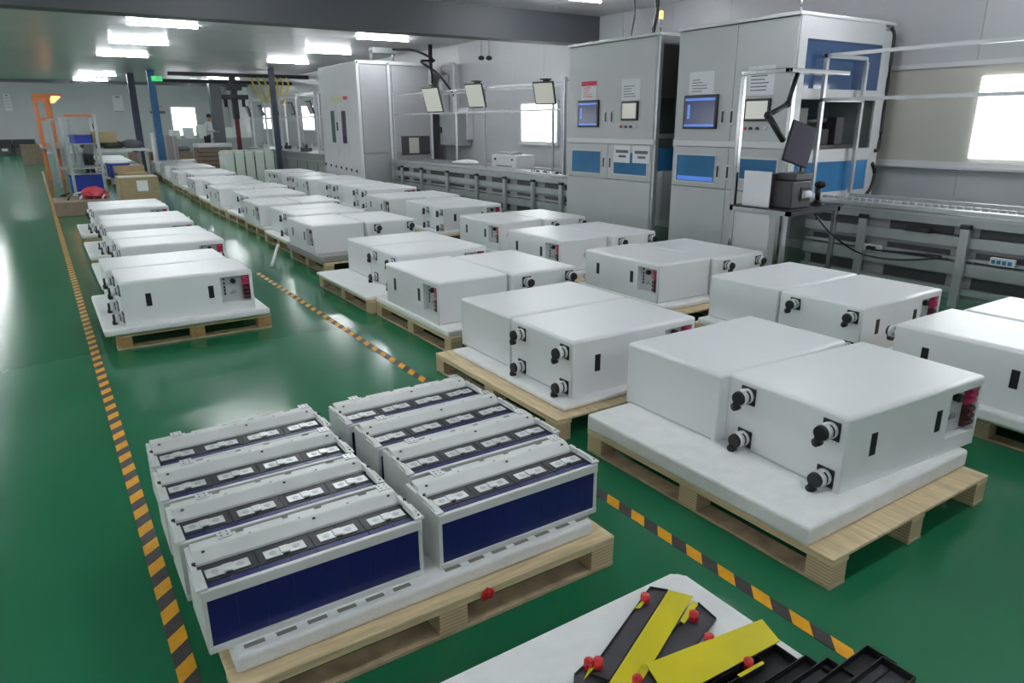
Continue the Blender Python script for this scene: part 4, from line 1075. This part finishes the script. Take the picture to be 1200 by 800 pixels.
# ------------------------------------------------------------------ people
def person(label, loc, rz, hgt, shirt, trousers, lean=0.0, arms='bench'):
    t = thing('person', label, 'person', loc, rz)
    s = hgt/1.7
    # facing local -y
    lx = math.sin(lean); 
    def T(z, f=0.0): return Vector((0, -(z-.9)*math.tan(lean) if z > .9 else 0, z))
    V = {}; order = []
    def j(n, p, r): V[n] = (Vector(p)*s, r*s); order.append(n)
    hip = .92
    j('pelvis', (0, 0, hip), .135); j('waist', (0, T(1.08).y, 1.08), .12); j('chest', (0, T(1.3).y, 1.28), .145); j('neckb', (0, T(1.43).y, 1.43), .06); j('neck', (0, T(1.5).y-.01, 1.50), .052); j('head', (0, T(1.58).y-.015, 1.57), .080); j('crown', (0, T(1.66).y-.01, 1.65), .078)
    for sx, sd in ((-1, 'l'), (1, 'r')):
        j('sh'+sd, (sx*.17, T(1.39).y, 1.38), .062); j('el'+sd, (sx*.23, T(1.15).y-.06, 1.13), .044); j('wr'+sd, (sx*.16, T(1.05).y-.28, 1.06), .030)
        j('hip'+sd, (sx*.09, 0, .86), .10); j('kn'+sd, (sx*.10, -.01, .48), .065); j('an'+sd, (sx*.10, .02, .09), .045); j('toe'+sd, (sx*.11, -.13, .04), .035)
    E = [('pelvis', 'waist'), ('waist', 'chest'), ('chest', 'neckb'), ('neckb', 'neck'), ('neck', 'head'), ('head', 'crown')]
    for sd in 'lr': E += [('chest', 'sh'+sd), ('sh'+sd, 'el'+sd), ('el'+sd, 'wr'+sd), ('pelvis', 'hip'+sd), ('hip'+sd, 'kn'+sd), ('kn'+sd, 'an'+sd), ('an'+sd, 'toe'+sd)]
    me = bpy.data.meshes.new('body'); idx = {n: i for i, n in enumerate(order)}
    me.from_pydata([V[n][0] for n in order], [(idx[a], idx[b]) for a, b in E], [])
    o = bpy.data.objects.new('body', me); COL.objects.link(o); o.parent = t
    sk = o.modifiers.new('skin', 'SKIN'); sk.use_smooth_shade = True
    for n in order:
        d = me.skin_vertices[0].data[idx[n]]; d.radius = (V[n][1], V[n][1]); d.use_root = (n == 'pelvis')
    o.modifiers.new('sub', 'SUBSURF').levels = 1; o.modifiers['sub'].render_levels = 1
    # evaluate, then colour by region
    dg = bpy.context.evaluated_depsgraph_get(); ev = o.evaluated_get(dg); m2 = bpy.data.meshes.new_from_object(ev)
    o.modifiers.clear(); o.data = m2; m2.materials.clear()
    for mm in (SKIN, shirt, trousers): m2.materials.append(mm)
    wl, wr_ = V['wrl'][0], V['wrr'][0]
    for f in m2.polygons:
        c = f.center; k = 1
        if c.z > 1.46*s: k = 0
        elif c.z < .93*s and abs(c.x) < .22*s: k = 2
        if min((c-wl).length, (c-wr_).length) < .08*s: k = 0
        f.material_index = k; f.use_smooth = True
    hd = V['crown'][0]
    MB().ball((hd.x, hd.y+.022*s, hd.z+.012*s), .098*s, (.95, 1.0, .92), 14).build('hair', HAIR, t)
    hh = V['head'][0]
    MB().ball((hh.x, hh.y-.085*s, hh.z+.01*s), .016*s, (1, 1.2, 1.5), 8).build('nose', SKIN, t)
    for sd in 'lr':
        w0 = V['wr'+sd][0]; hm = MB().ball(w0+Vector((0, -.05, -.005))*s, .032*s, (.9, 1.2, .45), 10)
        for k in range(4): hm.cyl(w0+Vector((-.024+.016*k, -.08, -.005))*s, w0+Vector((-.024+.016*k, -.135-.006*(k in (1, 2)), -.025))*s, .0085*s, .007*s, n=6)
        sg = 1 if sd == 'l' else -1
        hm.cyl(w0+Vector((sg*.028, -.04, 0))*s, w0+Vector((sg*.05, -.09, -.01))*s, .010*s, .008*s, n=6)
        hm.build('hand', SKIN, t)
    return t
pp = aty(245, 150, 30.0)
person('person with black hair in a white shirt bending over the far workbench', (pp.x, 30.6, .42), .9, 1.66, SHIRTW, TROUS, .25)
tag(MB().box(pp.x-1.0, pp.x+.6, 30.0, 31.2, 0, .42, .01).build('platform', ALU_D), 'low grey platform under the far person in white', 'platform')
pp2 = aty(92, 150, 25.2)
person('person with black hair in a dark jacket leaning over behind the grey racks', (pp2.x+.1, 25.0, 0), 2.2, 1.70, SHIRTG, TROUS, .45)

# ------------------------------------------------------------------ far hall: line, columns, gantry
t = thing('conveyor', 'long far grey clad assembly line left of the large grey cabinet', 'conveyor', (7.15, 24.8, 0))
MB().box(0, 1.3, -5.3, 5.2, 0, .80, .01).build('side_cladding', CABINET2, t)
MB().box(-.04, 1.34, -5.3, 5.2, .80, .86, .005).build('top_plate', ALU_D, t)
MB().box(-.012, 0, -5.3, 5.2, .62, .66).build('edge_strip', ALU, t)
for i in range(10): MB().box(-.008, 0, -5.2+i*1.04, -5.19+i*1.04, .05, .6).build('panel_joint', DARKP, t)
for i in range(6):
    y = 20.0+i*1.9
    t = thing('screen_frame', 'white tubular frame with a small screen above the far line, %s' % ('nearest', 'second nearest', 'third nearest', 'fourth nearest', 'fifth nearest', 'farthest')[i], 'frame', (7.3, y, .86), 0, 'screen frames over the far line')
    MB().box(-.03, .03, -.03, .03, 0, 1.75).build('post', CABTRIM, t)
    MB().box(.7, .76, -.03, .03, 0, 1.75).build('post', CABTRIM, t)
    MB().box(-.03, .74, -.03, .03, 1.72, 1.78).box(-.03, .74, -.025, .025, 1.05, 1.10).box(-.03, .03, 0, 1.5, 1.72, 1.78).box(-.02, .02, 0, 1.5, 1.05, 1.09).build('cross_bar', CABTRIM, t)
    MB().box(-.02, .01, .3, .75, 1.15, 1.55, .005, rot=(-.3, 'Y')).build('screen_housing', BLACKP, t)
    MB().box(-.035, -.02, .34, .71, 1.19, 1.51, rot=(-.3, 'Y'), piv=(-.005, .525, 1.35)).build('display', GREYP, t)
r = random.Random(5)
for i in range(9):
    b = MB().box(-.12, .12, -.15, .15, 0, .12, .01).cyl((.05, 0, .12), (.05, 0, .22), .04)
    tag(b.build('bench_part', (DARKP, PAPER, ALU_D)[i % 3], loc=(7.4+.6*r.random(), 20.4+i*1.05, .86), rz=r.random()*2), 'small part on the far assembly line, %s from the near end' % ON[i], 'part', 'parts on the far assembly line')
# pale green stack of cases
for i in range(5):
    p = at(238+i*13, 192, .3)
    p = aty(240+i*12.5, 180, 19.5)
    t = thing('pale_case', 'pale green upright case, %s from left in front of the far line' % ('first', 'second', 'third', 'fourth', 'fifth')[i], 'case', (4.78+i*.29, 22.9, 0), 0, 'pale green upright cases')
    MB().box(-.135, .135, -.4, .4, 0, .93, .02).build('case_body', PALEGREEN, t)
    MB().box(-.10, .10, -.35, .35, .93, .97, .01).build('top_handle', PALEGREEN, t)
    MB().box(.136, .146, -.41, .3, .15, .8).build('side_gap', SLOTM, t)
# white cartons and brown stack
for i in range(3):
    t = thing('white_carton', 'tall whitish carton, %s of three behind the cabinet rows' % ('left', 'middle', 'right')[i], 'box', (aty(184+i*9, 170, 31.5).x, 31.5, 0), 0, 'tall whitish cartons')
    MB().box(-.14, .14, -.4, .4, 0, 1.42-.06*i, .01).build('carton_body', (PAPER, mat('pinkish_card', (.55, .47, .48), .7), mat('pinkish_card_b', (.52, .45, .46), .7))[i], t)
    MB().box(-.02, .02, -.402, .402, 0, 1.425-.06*i).build('packing_tape', STRAPW, t)
t = thing('cardboard_stack', 'stack of flat brown cardboard on the far row end', 'cardboard', (5.22, 27.0, 0), 0)
for i in range(7): MB().box(-.55, .55, -.5, .5, .1+.145*i, .1+.145*i+.125, .01).build('board_layer', CARD_D if i < 6 else PAPER, t)
MB().box(-.55, .55, -.5, .5, 0, .1).build('base_board', WOOD_D, t)
# far machines on a bench near the window
t = thing('far_machine_bench', 'far bench with greenish machines below the bright far window', 'bench', (9.0, 44, 0))
MB().box(-2.8, 2.5, -.6, .6, .0, 1.0, .01).build('bench_body', CABINET2, t)
for i in range(7): MB().box(-2.6+i*.7, -2.15+i*.7, -.4, .4, 1.0, 1.45+.12*(i % 3), .02).build('machine_unit', (PALEGREEN, CABTRIM)[i % 2], t)
# columns
def column(name, label, u0, v0, u1, v1, y, w_, m):
    b0 = aty(u1, v1, y); x = b0.x
    return tag(MB().box(x-w_/2, x+w_/2, y-w_/2, y+w_/2, 0, ZC-.01, .01).build(name, m), label, 'column')
column('steel_column', 'dark blue steel column left of the bright blue one', 155, 93, 163, 158, 30.0, .22, DARKPOST)
column('steel_column', 'bright blue steel column left of the far window', 178, 90, 186, 155, 28.0, .22, BLUEPOST)
column('steel_column', 'broad dark column right of the far window', 250, 95, 255, 140, 34.5, .45, BEAMM)
column('steel_column', 'dark steel column left of the large grey cabinet', 322, 95, 322, 130, 25.0, .16, DARKPOST)
# overhead rails and gantry
tag(MB().box(4.1, 9.0, 26.9, 27.05, ZC-.22, ZC-.10).build('overhead_rail', BLACKST), 'nearer black overhead rail spanning the far columns', 'rail')
tag(MB().box(4.2, 9.0, 29.0, 29.15, ZC-.34, ZC-.22).build('overhead_rail', BLACKST), 'farther black overhead rail spanning the far columns', 'rail')
q = aty(270, 110, 27.5)
t = thing('gantry_robot', 'black gantry lifter with red column under the overhead rail', 'robot', (q.x, 27.0, 0))
MB().box(-.10, .10, -.1, .1, 1.9, ZC-.22, .01).box(-.45, .45, -.15, .15, 2.55, 2.70, .01).box(-.25, .25, -.2, .2, 2.85, 3.05, .01).cyl((-.3, 0, 2.3), (-.3, 0, 2.6), .06).cyl((.3, 0, 2.3), (.3, 0, 2.6), .06).build('carriage', BLACKST, t)
MB().box(-.07, .07, -.07, .07, .86, 1.95, .01).build('red_column', mat('dark_red_paint', (.16, .015, .02), .5), t)
for i in range(4):
    tag(MB().tube(spline([(q.x+.6+i*.22, 26.9, ZC-.21), (q.x+.75+i*.25, 26.8, 2.75-.1*i), (q.x+1.0+i*.22, 26.8, 2.5), (q.x+1.3+i*.2, 26.9, 3.0), (q.x+1.25+i*.2, 26.9, ZC-.2)]), .03, 6).build('air_hose', YELCAB), 'yellow air hose looping under the overhead rail, %s from left' % ON[i], 'hose', 'yellow hoses under the overhead rail')
tg = thing('exit_sign', 'small green lit sign on the bright blue column', 'sign', aty(182, 92, 27.86)); MB().box(-.12, .22, -.02, .02, -.08, .08, .004).build('sign_plate', GREENM, tg); MB().box(0.02, .05, -.024, -.02, -.05, .05).box(.08, .17, -.024, -.02, -.01, .02).build('sign_mark', PAPER, tg)
# posters on the far wall
for i, (px, lab) in enumerate((((3, 110, 15, 130), 'white notice sheet with rows of print on the far left wall'), ((131, 112, 146, 131), 'pale notice board on the far wall left of the columns'), ((172, 124, 199, 134), 'beige notice strip left of the bright far window'))):
    a = aty(px[0], px[1], YF-.03); c = aty(px[2], px[3], YF-.03)
    t = thing('wall_poster', lab, 'poster', ((a.x+c.x)/2, YF-.02, (a.z+c.z)/2)); w_ = (c.x-a.x)/2; h_ = (a.z-c.z)/2
    MB().box(-w_, w_, -.03, 0, -h_, h_).build('board', (PAPER, CABTRIM, BEIGE)[i], t)
    ln = MB().box(-w_*.4, w_*.4, -.035, -.03, h_*.75, h_*.9)
    if i == 0:
        for r_ in range(4):
            for c_ in range(3): ln.box(-w_*.7+c_*w_*.5, -w_*.7+c_*w_*.5+w_*.25, -.035, -.03, h_*(.45-.35*r_), h_*(.58-.35*r_))
    if i == 1: ln.box(-w_, w_, -.036, -.03, -h_, -h_*.93)
    if i == 2: ln.box(-w_*.8, -w_*.4, -.035, -.03, -h_*.8, -h_*.2).box(-w_*.2, w_*.6, -.035, -.03, -h_*.8, -h_*.2)
    ln.build('print', INK, t)
# low black benches at far left
for i, (u0, u1) in enumerate(((-6, 14), (15, 42))):
    a = aty(u0, 170, YF-1.0); c = aty(u1, 170, YF-1.0)
    t = thing('low_black_bench', 'low black bench against the far wall, %s one' % ('left', 'right')[i], 'bench', ((a.x+c.x)/2, YF-.6, 0)); w_ = (c.x-a.x)/2
    MB().box(-w_, w_, -.4, .4, .45, .92, .02).build('seat', BLACKST, t)
    MB().box(-w_+.05, w_-.05, -.38, .38, 0, .44, .01).build('base', DARKP, t)
    MB().box(-w_*.3, w_*.4, -.41, -.38, .25, .40).build('label_plate', PAPER, t)
t = thing('cardboard_box', 'far cardboard box on the open floor beside the orange stands', 'box', (-.1, 40.5, 0)); MB().box(-.42, .42, -.4, .4, 0, .9, .01).build('carton', CARD_D, t); MB().box(-.43, .43, -.41, .41, .86, .9).build('lid', CARD, t)
